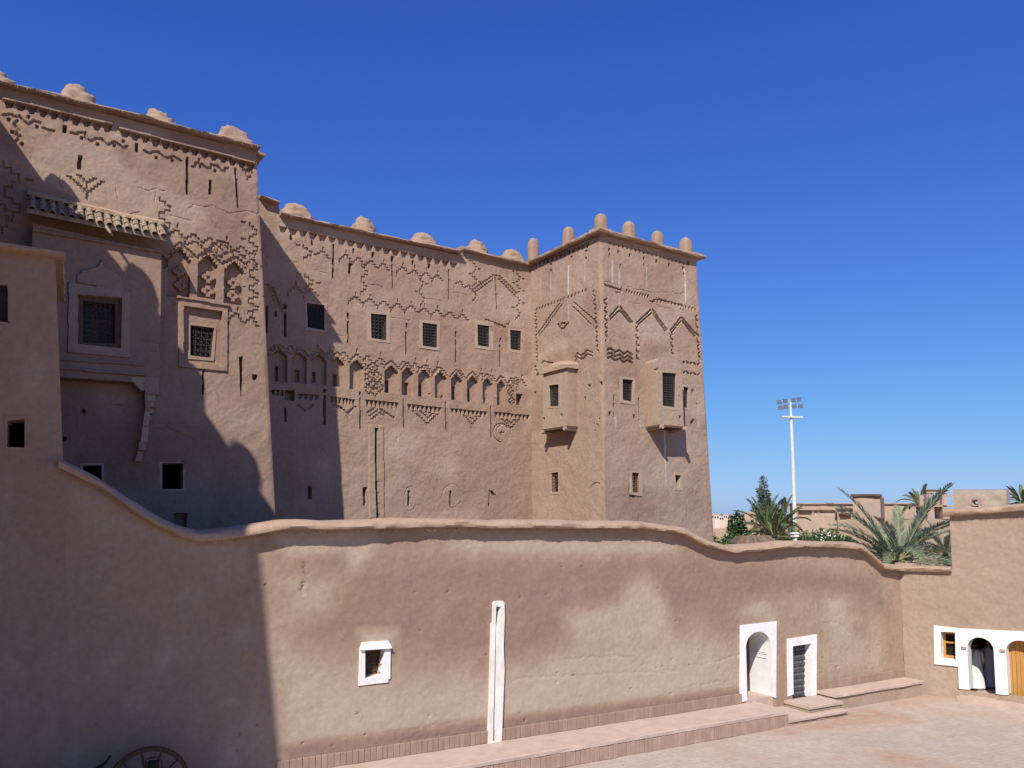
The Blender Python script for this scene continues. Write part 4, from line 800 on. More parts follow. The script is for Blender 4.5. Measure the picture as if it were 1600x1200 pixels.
for uu in (u0 + .05, u1 - .05): MB().tube([FR.P(uu, v0 - .1, -.05), FR.P(uu, v0 - .1, D2 + .16)], .09, 9).build('beam', M['surround'], ct, True)

# ================================================================== KASBAH WING (outside the frame, casts the big shadow)
ZW = 19.0
def caster(P): return P + SUN * ((ZW - P[2]) / SUN[2])
roofline = [caster(on_plane(p, FT.O, FT.m)) for p in ((0, 188), (73, 290), (318, 590), (322, 645), (360, 702), (432, 803))]
P_c = caster(on_plane((394, 822), W0, N2))
def caster_edge(p):
    Q = on_plane(p, W0, N2); t = ((P_c - Q) @ N2) / (SUN @ N2); return Q + SUN * t
e1, e2 = caster_edge((408, 880)), caster_edge((440, 1195))
kw = thing('kasbah_wing', P_c * np.array([1, 1, 0]), 'mud wing with roof merlons on the left side of the courtyard', 'building')
foot = [roofline[0] + (roofline[0] - roofline[1]) * .3] + roofline + [P_c]; prof = [P_c, e1, e2, np.array([e2[0] + (e2 - e1)[0] * .2, e2[1] + (e2 - e1)[1] * .2, 0])]
V = []; F = []
n = len(foot)
for z_, lean in ((ZW, 0), (e1[2], 0), (e2[2], 0), (0.0, 0)):
    # corner line leans outward towards the ground
    zs = [P_c[2], e1[2], e2[2], 0.0]; k = zs.index(z_); sh = (prof[k] - P_c) * np.array([1, 1, 0])
    for i, p in enumerate(foot): V.append(np.array([p[0], p[1], z_]) + sh * (i / (n - 1)) ** 3)
    V.append(np.array([P_c[0] - 9, P_c[1] - 5.8, z_])); V.append(np.array([foot[0][0] - 8, foot[0][1] - 4, z_]))
w_ = n + 2
for k in range(3):
    for i in range(w_): F.append((k * w_ + i, k * w_ + (i + 1) % w_, (k + 1) * w_ + (i + 1) % w_, (k + 1) * w_ + i))
F.append(tuple(range(w_)))
ob = mk('wing_wall', V, F, MUDK, kw); bm = bmesh.new(); bm.from_mesh(ob.data); bmesh.ops.recalc_face_normals(bm, faces=bm.faces); bm.to_mesh(ob.data); bm.free()
mw = lump_mesh('merlon', M['kasbah'], .72, .6, .66, [(1, -.2), (1, 0), (.98, .3), (.9, .6), (.7, .82), (.4, .95), (.1, 1)], 2.5, 41, 18, jit=.04)
msp = []
for p, fc in (((90, 314), FT), ((214, 458), FB), ((378, 731), FT)):
    q = caster(on_plane(p, fc.O, fc.m)); best = min(((np.linalg.norm((foot[i] + (foot[i + 1] - foot[i]) * t - q)[:2]), foot[i] + (foot[i + 1] - foot[i]) * t) for i in range(n - 1) for t in np.linspace(0, 1, 21)), key=lambda k: k[0])[1]
    msp.append(np.array([best[0], best[1], ZW]))
merlons([mw], msp, math.atan2(-1, .45), kw)
print('WING', [np.round(p, 1).tolist() for p in foot], 'merlons', [np.round(p, 1).tolist() for p in msp])
# ================================================================== COURTYARD WALL
def arch(face, cf, xl, xr, yt, ysl, ysr, ybl, ybr, n=14):
    ul, vl = face.uv(cf(xl, ysl)); ur, vr = face.uv(cf(xr, ysr)); vt = face.uv(cf((xl + xr) / 2, yt))[1]; _, bl = face.uv(cf(xl, ybl)); _, br = face.uv(cf(xr, ybr)); vm = (vl + vr) / 2
    pts = [(ul, bl)]
    for i in range(n + 1):
        t = math.pi * (1 - i / n); pts.append(((ul + ur) / 2 + (ur - ul) / 2 * math.cos(t), vm + (vt - vm) * math.sin(t)))
    return pts + [(ur, br)]
cw = thing('courtyard_wall', W0 + A2 * 5, 'long rounded mud courtyard wall with a dipping coping in front of the kasbah', 'wall')
f = FWL
crest = [(92, 713), (150, 742), (200, 776), (250, 806), (285, 823), (310, 829), (345, 826), (395, 818), (440, 812), (600, 810), (800, 810), (1000, 814), (1060, 821), (1100, 841), (1125, 848), (1140, 851), (1180, 849), (1225, 844), (1287, 844), (1325, 846), (1344, 851), (1359, 866), (1372, 878), (1396, 882)]
# the roll of the coping hides the top of the sheet: sheet ends a little below the crest
cu = [f.uv(p) for p in crest]; uE = 19.1
uL = cu[0][0]
tops = [(edge_u(FWL, (84, 400), (96, 716))(cu[0][1] - .16) if i == 0 else u, v - .16) for i, (u, v) in enumerate(cu) if u < uE - .05] + [(uE, cu[-1][1] - .16)]
uB = edge_u(FWL, (84, 400), (96, 716))(-.1)
f.grid((uB, -.1), (uE, -.1), tops, .05, .05)
# window
wq = PX(f, d3, [(632, 732), (718, 716), (735, 580), (632, 587)]); f.poly(wq, -.38)
win = plate('window', f, PX(f, d3, [(597, 771), (680, 760), (752, 752), (753, 735), (763, 733), (764, 576), (603, 582)]), [wq], -.3, .05, M['white'], cw)
grille(f, [(a + (.02 if i in (0, 3) else -.02), b) for i, (a, b) in enumerate(wq)], -.26, 5, 7, M['rustiron'], win, True, .016)
lq = PX(f, d3, [(603, 583), (765, 573), (765, 567), (752, 536), (617, 544)]); lb = MB(); k = len(lq)
lb.add([f.P(*p, -.03) for p in lq] + [f.P(*p, .12) for p in lq[:3]] + [f.P(*p, .055) for p in lq[3:]], [tuple(range(k))[::-1], (5, 6, 7, 8, 9)] + [(i, (i + 1) % k, k + (i + 1) % k, k + i) for i in range(k)]); lb.build('lintel', M['white'], win)
# limewashed drain chute
ch = PX(f, d3, [(1312, 358), (1337, 358), (1322, 425), (1314, 470), (1311, 700), (1304, 1055), (1294, 1058), (1303, 700), (1308, 470)])
f.poly(ch, -.24)
plate('drain_chute', f, PX(f, d3, [(1268, 1078), (1340, 1074), (1346, 900), (1355, 690), (1350, 560), (1356, 420), (1355, 337), (1343, 328), (1306, 330), (1296, 340), (1295, 440), (1287, 448), (1285, 560), (1281, 690), (1276, 900)]), [ch], -.26, .075, M['dirtywhite'], cw)
# arched doorway and studded door
ar = arch(f, d6, 228, 482, 312, 485, 430, 1030, 990)
door_out = PX(f, d6, [(172, 246), (548, 205), (541, 1000), (482, 1010)]); 
f.poly(arch(f, d6, 215, 500, 300, 470, 430, 1200, 1200), None, True)
ds = plate('door_surround', f, [f.uv(d6(167, 1050)), f.uv(d6(172, 246)), f.uv(d6(548, 205)), f.uv(d6(541, 1002))] + ar[::-1], [], -.95, .045, M['white'], cw)
for pts in ([(222, 386), (266, 312), (455, 287), (503, 350)], [(262, 322), (452, 297)]): MB().tube([f.P(*f.uv(d6(*p)), .045) for p in pts], .008, 6).build('moulding', M['dirtywhite'], ds)
uj = ar[-1][0]
for k, (ya, yb) in enumerate(((545, 530), (562, 552), (605, 595))):
    vv = f.uv(d6(480, ya))[1] + .02; MB().tube([f.P(uj - .012, vv, -.1), f.P(uj - .008, vv, -.86)], .011, 6).build('moulding', M['dirtywhite'], ds)
u0, u1 = ar[0][0], ar[-1][0]; vt = max(p[1] for p in ar)
MB().hexa([f.P(u, v, h) for v in (-.05, max(ar[0][1], ar[-1][1]) + .012) for u, h in ((u0 - .05, -1.0), (u0 - .05, .03), (u1 + .05, .03), (u1 + .05, -1.0))]).build('threshold', M['seat'], cw)
dr = mk('door', [f.P(u, v, h) for h in (-1.04, -.97) for u, v in ((u0 - .2, -.05), (u1 + .2, -.05), (u1 + .2, vt + .1), (u0 - .2, vt + .1))], [(3, 2, 1, 0), (4, 5, 6, 7), (0, 1, 5, 4), (1, 2, 6, 5), (2, 3, 7, 6), (3, 0, 4, 7)], M['oldwood'], cw)
for k in range(6):
    a = u0 + (u1 - u0) * k / 6; b = u0 + (u1 - u0) * (k + 1) / 6 - .015; MB().hexa([f.P(u, v, h) for v in (.05, vt) for u, h in ((a, -.965), (a, -.93), (b, -.93), (b, -.965))]).build('plank', M['oldwood'], dr)
dq = PX(f, d6, [(722, 965), (715, 464), (908, 434), (902, 992)]); f.poly([(dq[0][0] - .06, -.2), (dq[1][0] - .06, dq[1][1] + .06), (dq[2][0] + .06, dq[2][1] + .06), (dq[3][0] + .06, -.2)], None, True)
ds2 = plate('door_surround', f, PX(f, d6, [(667, 985), (665, 389), (967, 340), (962, 1000)]) + dq[::-1], [], -.42, .045, M['white'], cw)
ua, ub = dq[0][0], dq[2][0]; va, vb_ = min(dq[0][1], dq[3][1]) - .15, max(dq[1][1], dq[2][1]) + .02
dp = MB().hexa([f.P(u, v, h) for v in (va, vb_) for u, h in ((ua - .05, -.34), (ua - .05, -.28), (ub + .05, -.28), (ub + .05, -.34))]).build('door', M['greywood'], cw)
st = MB()
for k in range(6):
    a = ua + (ub - ua) * k / 6 + .006; b = ua + (ub - ua) * (k + 1) / 6 - .006; MB().hexa([f.P(u, v, h) for v in (va, vb_) for u, h in ((a, -.279), (a, -.255 + .008 * (k % 2)), (b, -.255 + .008 * (k % 2)), (b, -.279))]).build('plank', M['greywood'], dp)
for j in range(9):
    vv = va + .2 + (vb_ - va - .3) * j / 8.2
    MB().hexa([f.P(u, v, h) for v in (vv - .035, vv + .035) for u, h in ((ua, -.245), (ua, -.225), (ub, -.225), (ub, -.245))]).build('iron_strap', M['gate_strap'], dp)
    for r_ in (0, .075):
        for i in range(11):
            uu = ua + (ub - ua) * (i + .5) / 11; st.add([f.P(uu + x * .028, vv + r_ - .04 + y * .028, -.224 + z) for x, y, z in ((-1, 0, -.02), (0, -1, -.02), (1, 0, -.02), (0, 1, -.02), (0, 0, .03))], [(0, 1, 4), (1, 2, 4), (2, 3, 4), (3, 0, 4)])
st.build('stud', M['stud'], dp, kind='stuff')
# worn plaster: paler and rosier patches that belong to the wall
full = lambda pts, soft, val: f.blot([f.uv(p) for p in pts], soft, val)
full([(430, 880), (700, 868), (1100, 860), (1150, 900), (1150, 1010), (1080, 960), (900, 1000), (800, 1040), (620, 1020), (470, 1010)], .5, -.75)
full([(440, 1010), (560, 1060), (760, 1060), (860, 1020), (1000, 1000), (1160, 1010), (1160, 1080), (900, 1125), (700, 1150), (440, 1190)], .5, .85)
full([(430, 835), (560, 825), (590, 850), (560, 895), (540, 860), (450, 870)], .2, .9); full([(880, 960), (960, 940), (985, 905), (1010, 900), (1040, 940), (1050, 1000), (900, 1010)], .3, .8)
full([(1160, 960), (1170, 925), (1195, 930), (1215, 975)], .3, .8); full([(1290, 960), (1290, 930), (1320, 930), (1335, 1010), (1300, 1030)], .3, .9); full([(1280, 1000), (1380, 990), (1385, 1040), (1280, 1060)], .3, .6); full([(1130, 880), (1380, 900), (1385, 960), (1340, 930), (1230, 925), (1150, 940)], .3, -.8)
full([(700, 838), (900, 838), (1060, 850), (1060, 865), (860, 868), (700, 862)], .2, .8); full([(440, 890), (540, 900), (520, 960), (450, 980)], .3, .5); full([(560, 985), (620, 985), (610, 1010), (570, 1010)], .15, 1)
full([(440, 1165), (1160, 1075), (1160, 1105), (440, 1200)], .12, -.9); full([(120, 770), (390, 850), (380, 900), (300, 880), (140, 830)], .4, .5); full([(420, 1120), (380, 1100), (330, 1200), (430, 1220)], .3, .4)
for _ in range(150):
    u = random.uniform(uL, uE); v = random.uniform(.5, 5.4) if random.random() < .5 else random.uniform(.5, 2.2); r = random.uniform(.012, .035)
    f.poly([(u - r, v), (u, v - r * random.uniform(.6, 1.8)), (u + r, v), (u, v + r)], -random.uniform(.02, .05))
for p in ([(318, 128), (312, 150), (322, 172), (330, 188)], [(305, 235), (312, 262), (304, 290)], [(310, 255), (308, 282)]): crack(f, d3, p, .05, -.035)
for p in ([(805, 1062), (850, 1058), (1010, 1050), (1060, 1048)], [(1090, 1040), (1160, 1022)], [(880, 1030), (990, 1025)], [(1286, 974), (1310, 972), (1330, 990)], [(1085, 866), (1086, 900)], [(740, 1150), (640, 1155), (700, 1148)], [(610, 1160), (700, 1147)], [(1060, 1075), (1140, 1063)], [(640, 1140), (720, 1125)], [(270, 985), (300, 990)]): crack(f, ident, p, .05, -.014)
crack(f, d1, [(485, 35), (478, 75), (470, 105)], .05, -.03)
f.finish('wall_face', M['wall'], cw, .008, .026, skirt=.62)
SECW = [(-.66, -.04), (.18, -.085), (.27, -.075), (.295, -.02), (.27, .06), (.17, .12), (-.1, .155), (-.40, .15), (-.62, .09)]
cl = [f.P(u, v - .17) for u, v in cu]; cl[-1] = f.P(uE - .02, cu[-1][1] - .17)
cl[0] = f.P(uL, cu[0][1] - .17)
coping('coping', cl, N2, SECW, M['coping'], cw, .1, .03, 31); straws(cl, N2, .19, -.125, cw, 26, (.04, .12))
# skirting of upright bricks along the foot of the wall (each brick a part)
def brick_mesh(w_, d_, h_, mat, sd_):
    r = random.Random(sd_); j = lambda: r.uniform(-.004, .004); e = .008; V = []
    for z in (0, h_):
        for x, y in ((0, 0), (w_, 0), (w_, d_), (0, d_)): V.append((x + j(), y + j(), z + j()))
    V += [(e, -e, e * 2), (w_ - e, -e, e * 2), (w_ - e, -e, h_ - e * 2), (e, -e, h_ - e * 2)]
    F = [(3, 2, 1, 0), (4, 5, 6, 7), (1, 2, 6, 5), (2, 3, 7, 6), (3, 0, 4, 7), (8, 9, 10, 11), (0, 1, 9, 8), (1, 5, 10, 9), (5, 4, 11, 10), (4, 0, 8, 11)]
    me = bpy.data.meshes.new('brick'); me.from_pydata(V, [], F); me.materials.append(mat); return me
BR = {}
def bricks(parent, u0, u1, d, z0, z1, wd=.155, dp=.06, along=A2, out=N2, org=W0, mats=('brickA', 'brickB')):
    key = (round(z1 - z0, 3), mats)
    if key not in BR: BR[key] = [brick_mesh(wd - .008, dp, z1 - z0 - .01, M[mats[0] if k % 3 else mats[1]], k + int(key[0] * 100)) for k in range(6)]
    n = int((u1 - u0) / wd); ang = math.atan2(along[1], along[0]); off = np.array(origin(parent))
    for i in range(n):
        p = org + along * (u0 + i * (u1 - u0) / n) + out * (d + random.uniform(-.006, .012)) + np.array([0, 0, z0]) - off
        o = link('brick', random.choice(BR[key]), parent); o.location = p; o.rotation_euler = (0, random.uniform(-.012, .012), ang)
uW = lambda p, z: (at_z(p, z) - W0) @ A2
ub_end = uW((1172, 1094), .5); ud0, ud1 = ar[0][0] - .2, ar[-1][0] + .2
bricks(cw, -4.5, ud0 - .02, .042, .5, .84, mats=('skirtA', 'skirtB')); 
bricks(cw, ub + .35, uE - .1, .042, .55, .85, mats=('skirtA', 'skirtB'))

# ================================================================== BENCHES AND STEPS
def prism(name, u0, u1, d0, d1, z0, z1, mat, parent, bev=.02, n=1):
    b = MB(); off = lambda u, d, z: W0 + A2 * u + N2 * d + np.array([0, 0, z]); m = max(1, int((u1 - u0) / .5)); V = []; F = []
    sec = [(d0, z0), (d1, z0), (d1, z1 - bev), (d1 - bev, z1), (d0, z1)]
    for i in range(m + 1):
        for j, (d, z) in enumerate(sec): V.append(off(u0 + (u1 - u0) * i / m, d + (random.uniform(-.012, .012) if 0 < j < 4 else 0), z + (random.uniform(-.006, .006) if j > 1 else 0)))
    k = 5
    for i in range(m):
        for j in range(k): F.append((i * k + j, i * k + (j + 1) % k, (i + 1) * k + (j + 1) % k, (i + 1) * k + j))
    F += [tuple(range(k)), tuple(m * k + j for j in range(k))[::-1]]
    o = mk(name, V, F, mat, parent); bm = bmesh.new(); bm.from_mesh(o.data); bmesh.ops.recalc_face_normals(bm, faces=bm.faces); bm.to_mesh(o.data); bm.free(); return o
def tint_zero(o): return o
BD1 = 1.45
bn = thing('bench', W0 + A2 * 5 + N2 * .7, 'long masonry bench with upright brick front running to the arched door', 'bench', 'masonry benches along the courtyard wall')
prism('seat', -4.5, ub_end, -.02, BD1, .39, .5, M['seat'], bn); prism('core', -4.5, ub_end - .07, -.02, BD1 - .085, -.05, .388, M['brickB'], bn); bricks(bn, -4.5, ub_end, BD1 - .02, .0, .388)
bricks(bn, .06, BD1 - .05, 0, 0, .388, along=-N2, out=A2, org=W0 + N2 * BD1 + A2 * (ub_end - .02))
b2 = thing('bench', W0 + A2 * 16 + N2 * .4, 'short masonry bench with plain front in the far corner beyond the studded door', 'bench', 'masonry benches along the courtyard wall')
ub0 = uW((1270, 1077.5), .55)
prism('seat', ub0, uE - .05, -.02, .82, .45, .55, M['seat'], b2); prism('core', ub0 + .05, uE - .05, -.02, .76, -.05, .448, M['rosy'], b2)
sp_ = thing('door_step', W0 + A2 * 11 + N2 * .6, 'square landing step in front of the grey studded door', 'step', 'steps before the two doors'); ul0 = uW((1203, 1088.5), .4); ul1 = ub0 - .01
prism('tread', ul0, ul1, .05, 1.13, .3, .4, M['seat'], sp_); prism('core', ul0 + .03, ul1 - .003, .05, 1.09, -.05, .298, M['rosy'], sp_)
s2 = thing('door_step', W0 + A2 * 10.6 + N2 * 1.2, 'low brick-edged step between the long bench and the door landing', 'step', 'steps before the two doors')
prism('tread', ub_end + .06, ul0 - .004, -.9, 1.42, .1, .2, M['seat'], s2); prism('tread', ul0 - .004, ul1 - .1, 1.135, 1.42, .1, .196, M['seat'], s2); bricks(s2, ub_end + .06, ul1 - .1, 1.36, 0, .098)

# ================================================================== HOUSE ON THE LEFT (in shade)
mh = thing('mud_house', W0 + A2 * (uL - 2.5), 'plain mud house at the left edge in full shadow, joined to the courtyard wall', 'house')
f = FWL; eH = edge_u(f, (84, 400), (96, 716)); e_ = .03; ht = [f.uv((-190, 362)), f.uv((0, 389)), f.uv((84, 401))]
f.grid((ht[0][0], -.1), (uB + e_, -.1), [ht[0], ht[1], (eH(ht[2][1]) + e_, ht[2][1])], .05, .05)
c = c2
window(f, c, mh, (-35, 372), (46, 376), (44, 162), (-35, 155), frame=[(-60, 415), (104, 425), (106, 135), (92, 118), (-60, 108)], depth=.32, gdepth=.14, nx=5, ny=8, proud=.012, fmat=M['surround'])
window(f, c, mh, (40, 1085), (140, 1088), (140, 925), (42, 935), frame=[(26, 1104), (160, 1108), (160, 905), (26, 912)], depth=.5, bars=False, proud=.008, fmat=M['wall'])
crack(f, c, [(155, 840), (172, 868)]); full([(0, 720), (95, 740), (200, 830), (150, 1000), (0, 950)], .8, -.3)
f.H -= .002
f.finish('front_wall', M['wall'], mh, .008, .026)
b1, t1 = f.P(uB, -.1), f.P(eH(ht[2][1]), ht[2][1]); b0, t0 = f.P(ht[0][0], -.1), f.P(*ht[0]); bk = -N2 * 4.2
q_ = -.1 * N2 - .02 * A2; shell('rear_wall', [b0 + q_, b1 + q_, b1 + bk, b0 + bk], [t0 + q_, t1 + q_, t1 + bk, t0 + bk], M['wall'], mh)
cp = [f.P(*ht[0]), f.P(*ht[1]), f.P(eH(ht[2][1]), ht[2][1]) + .22 * A2]; coping('coping', cp, N2, [(-.4, -.02), (.24, -.05), (.29, .0), (.27, .07), (.05, .12), (-.4, .12)], M['coping'], mh, .12, .025, 41); coping('coping', [cp[-1] - .05 * A2 - .2 * N2, cp[-1] - .05 * A2 - 4 * N2], A2, [(-.4, -.02), (.02, -.05), (.05, .0), (.03, .07), (-.05, .12), (-.4, .12)], M['coping'], mh, .2, .02, 42)

# ================================================================== HOUSE ON THE RIGHT OF THE COURT
sh = thing('court_house', E0 + aS * 3.2, 'tall sunlit mud house on the right with a whitewashed front round its doors', 'house')
f = FS; lowt = [f.uv((1390, 888)), f.uv((1488, 890))]; u_s = lowt[1][0]; tallt = [f.uv((1487, 801)), f.uv((1540, 798)), f.uv((1600, 793)), f.uv((1760, 778))]
uR = tallt[-1][0]
wp = PX(f, d5, [(262, 590), (460, 612), (452, 240), (256, 229)])
a1 = arch(f, d5, 618, 968, 308, 470, 455, 1002, 1052); a2 = arch(f, d5, 1136, 1540, 350, 505, 500, 1070, 1095)
def grow(pts, e): cc = np.mean(np.array(pts), 0); return [tuple(np.array(p) + e * (np.array(p) - cc) / np.linalg.norm(np.array(p) - cc)) for p in pts]
def make_sheet(name, bl, br, top, parent):
    f.grid(bl, br, top, .05, .05)
    for q in (wp, a1, a2): f.poly(grow(q, .05), None, True)
    for _ in range(90):
        u = random.uniform(bl[0], br[0]); v = random.uniform(.2, 5); r = random.uniform(.01, .03); f.poly([(u - r, v), (u, v - r), (u + r, v), (u, v + r)], -.03)
    f.blot([(-1, 2.6), (uR, 3.4), (uR, 4.6), (3, 4.2), (-1, 3.6)], .5, -.35); f.blot([(0, .2), (2.6, .2), (2.6, 1.5), (0, 1.8)], .4, .3)
    return f.finish(name, M['rosy'], parent, .012, .02, skirt=.0)
lw = thing('low_wall', E0 + aS * 1.0, 'short low mud wall with a thin coping between the courtyard corner and the tall right house', 'wall')
make_sheet('wall_face', (-.0, -.1), (u_s + .005, -.1), [(0, lowt[0][1]), (u_s + .005, lowt[1][1])], lw)
make_sheet('front_wall', (u_s, -.1), (uR, -.1), [(u_s, tallt[0][1])] + tallt[1:], sh)
bk = -nS * .55; V = [f.P(0, lowt[0][1]), f.P(u_s, lowt[1][1])]; mk('rear_face', [V[0], V[1], V[1] + bk, V[0] + bk, V[1] + bk - [0, 0, 5], V[0] + bk - [0, 0, 5]], [(0, 1, 2, 3), (3, 2, 4, 5)], M['rosy'], lw)
b0, b1, t1, t0 = f.P(u_s, -.1), f.P(uR, -.1), f.P(*tallt[-1]), f.P(u_s, tallt[0][1]); bk = -nS * 5
mk('rear_wall', [b0, b1, b1 + bk, b0 + bk, t0, t1, t1 + bk, t0 + bk], [(3, 0, 4, 7), (1, 2, 6, 5), (2, 3, 7, 6), (4, 5, 6, 7)], M['rosy'], sh)
SCS = [(-.55, -.06), (.14, -.09), (.19, -.03), (.2, .03), (.14, .09), (-.1, .12), (-.55, .1)]
cpl = [f.P(-.12, lowt[0][1] - .02), f.P(u_s * .5, (lowt[0][1] + lowt[1][1]) / 2 + .02), f.P(u_s - .01, lowt[1][1] - .02)]; coping('coping', cpl, nS, SCS, M['coping'], lw, .1, .02, 51); straws(cpl, nS, .17, -.06, lw, 30, (.04, .1))
cpt = [f.P(u_s - .16, tallt[0][1] - .06)] + [f.P(*p) for p in tallt]; coping('coping', cpt, nS, [(-.5, -.06), (.2, -.1), (.26, -.03), (.26, .05), (.16, .12), (-.1, .15), (-.5, .12)], M['coping'], sh, .09, .035, 52); straws(cpt, nS, .24, -.06, sh, 40, (.05, .13))
blk = thing('stone_block', f.P(.12, lowt[0][1] + .06, -.3), 'small loose mud block lying on top of the low wall coping', 'block'); bb = MB().box((0, 0, 0), .75, .3, .16, math.atan2(aS[1], aS[0]), .9); pos = np.array(origin(blk)); bb.V = [tuple(np.array(v) + pos) for v in bb.V]; bb.build('block_body', M['rosy'], blk)
# whitewashed front
outer = PX(f, d5, [(175, 665), (165, 146), (495, 184), (1371, 229), (1780, 250), (1780, 1125), (1660, 1112), (1560, 1106)]) + a2[::-1] + PX(f, d5, [(1120, 1078), (985, 1060)]) + a1[::-1] + PX(f, d5, [(505, 995), (493, 698)])
wf = plate('white_surround', f, outer, [wp], -.42, .04, M['white'], sh)
for q in (a1, a2):   # little imposts where the arch springs
    u, v = q[1]; MB().hexa([f.P(u + x, v + y, h) for y in (-.05, .03) for x, h in ((-.19, -.05), (-.19, .09), (-.03, .09), (-.03, -.05))]).build('impost', M['surround'], wf)
ww = mk('window', [f.P(u, v, -.40) for u, v in grow(wp, .02)], [(0, 1, 2, 3)], M['room_dark'], sh)  # flat sheet with the darkness of the room painted in
(bl_, br_, tr_, tl_) = wp
def bar(p, q, wd, h0, h1, name, mat, parent):
    d = np.array(q) - np.array(p); n_ = np.array([-d[1], d[0]]) / np.linalg.norm(d) * wd / 2
    MB().hexa([f.P(*(np.array(e) + s * n_), h) for h in (h0, h1) for e, s in ((p, -1), (q, -1), (q, 1), (p, 1))]).build(name, mat, parent)
lx = lambda t: (tl_[0] * (1 - t) + tr_[0] * t, tl_[1] * (1 - t) + tr_[1] * t); lx2 = lambda t: (bl_[0] * (1 - t) + br_[0] * t, bl_[1] * (1 - t) + br_[1] * t)
for a, b in ((lx(.06), lx2(.06)), (lx(.94), lx2(.94))): bar(a, b, .09, -.36, -.28, 'frame', M['oak'], ww)
for t in (.06, .42, .94): pa = tuple(np.array(tl_) * (1 - t) + np.array(bl_) * t); pb = tuple(np.array(tr_) * (1 - t) + np.array(br_) * t); bar(pa, pb, .09 if t != .42 else .06, -.355, -.275, 'frame', M['oak'], ww)
# room behind the open arch
ra, rb_ = a1[0][0] - .5, a1[-1][0] + .6; fl = .2; R_ = [f.P(u, v, h) for h in (-.425, -3.4) for u, v in ((ra, fl), (rb_, fl), (rb_, 3.1), (ra, 3.1))]
mk('room', R_, [(4, 5, 6, 7), (0, 1, 5, 4), (3, 2, 6, 7), (0, 4, 7, 3), (1, 2, 6, 5)], M['oldwood'], sh)
# wooden door in the second arch
ua, ub_ = a2[0][0] - .06, a2[-1][0] + .06; vt = max(p[1] for p in a2)
dd = mk('door', [f.P(u, v, -.44) for u, v in ((ua, 0), (ub_, 0), (ub_, vt + .1), (ua, vt + .1))], [(0, 1, 2, 3)], M['oldwood'], sh)
for k in range(8):
    a = ua + (ub_ - ua) * k / 8 + .006; b = ua + (ub_ - ua) * (k + 1) / 8 - .006; e = .006 * (k % 2); MB().hexa([f.P(u, v, h) for v in (.12, vt + .08) for u, h in ((a, -.43), (a, -.36 + e), (b, -.36 + e), (b, -.43))]).build('plank', M['oak'], dd)
stp = []
ds_ = [f.uv(d5(-80, 990))[0], uR]; MB().hexa([f.P(u, v, h) for v in (-.05, .17) for u, h in ((1.9, -.3), (1.9, .34), (uR, .5), (uR, -.3))]).build('doorstep', M['seat'], sh)
MB().hexa([f.P(u, v, h) for v in (-.05, .215) for u, h in ((a1[0][0] - .02, -3.3), (a1[0][0] - .02, .1), (a1[-1][0] + .02, .1), (a1[-1][0] + .02, -3.3))]).build('threshold', M['seat'], sh)

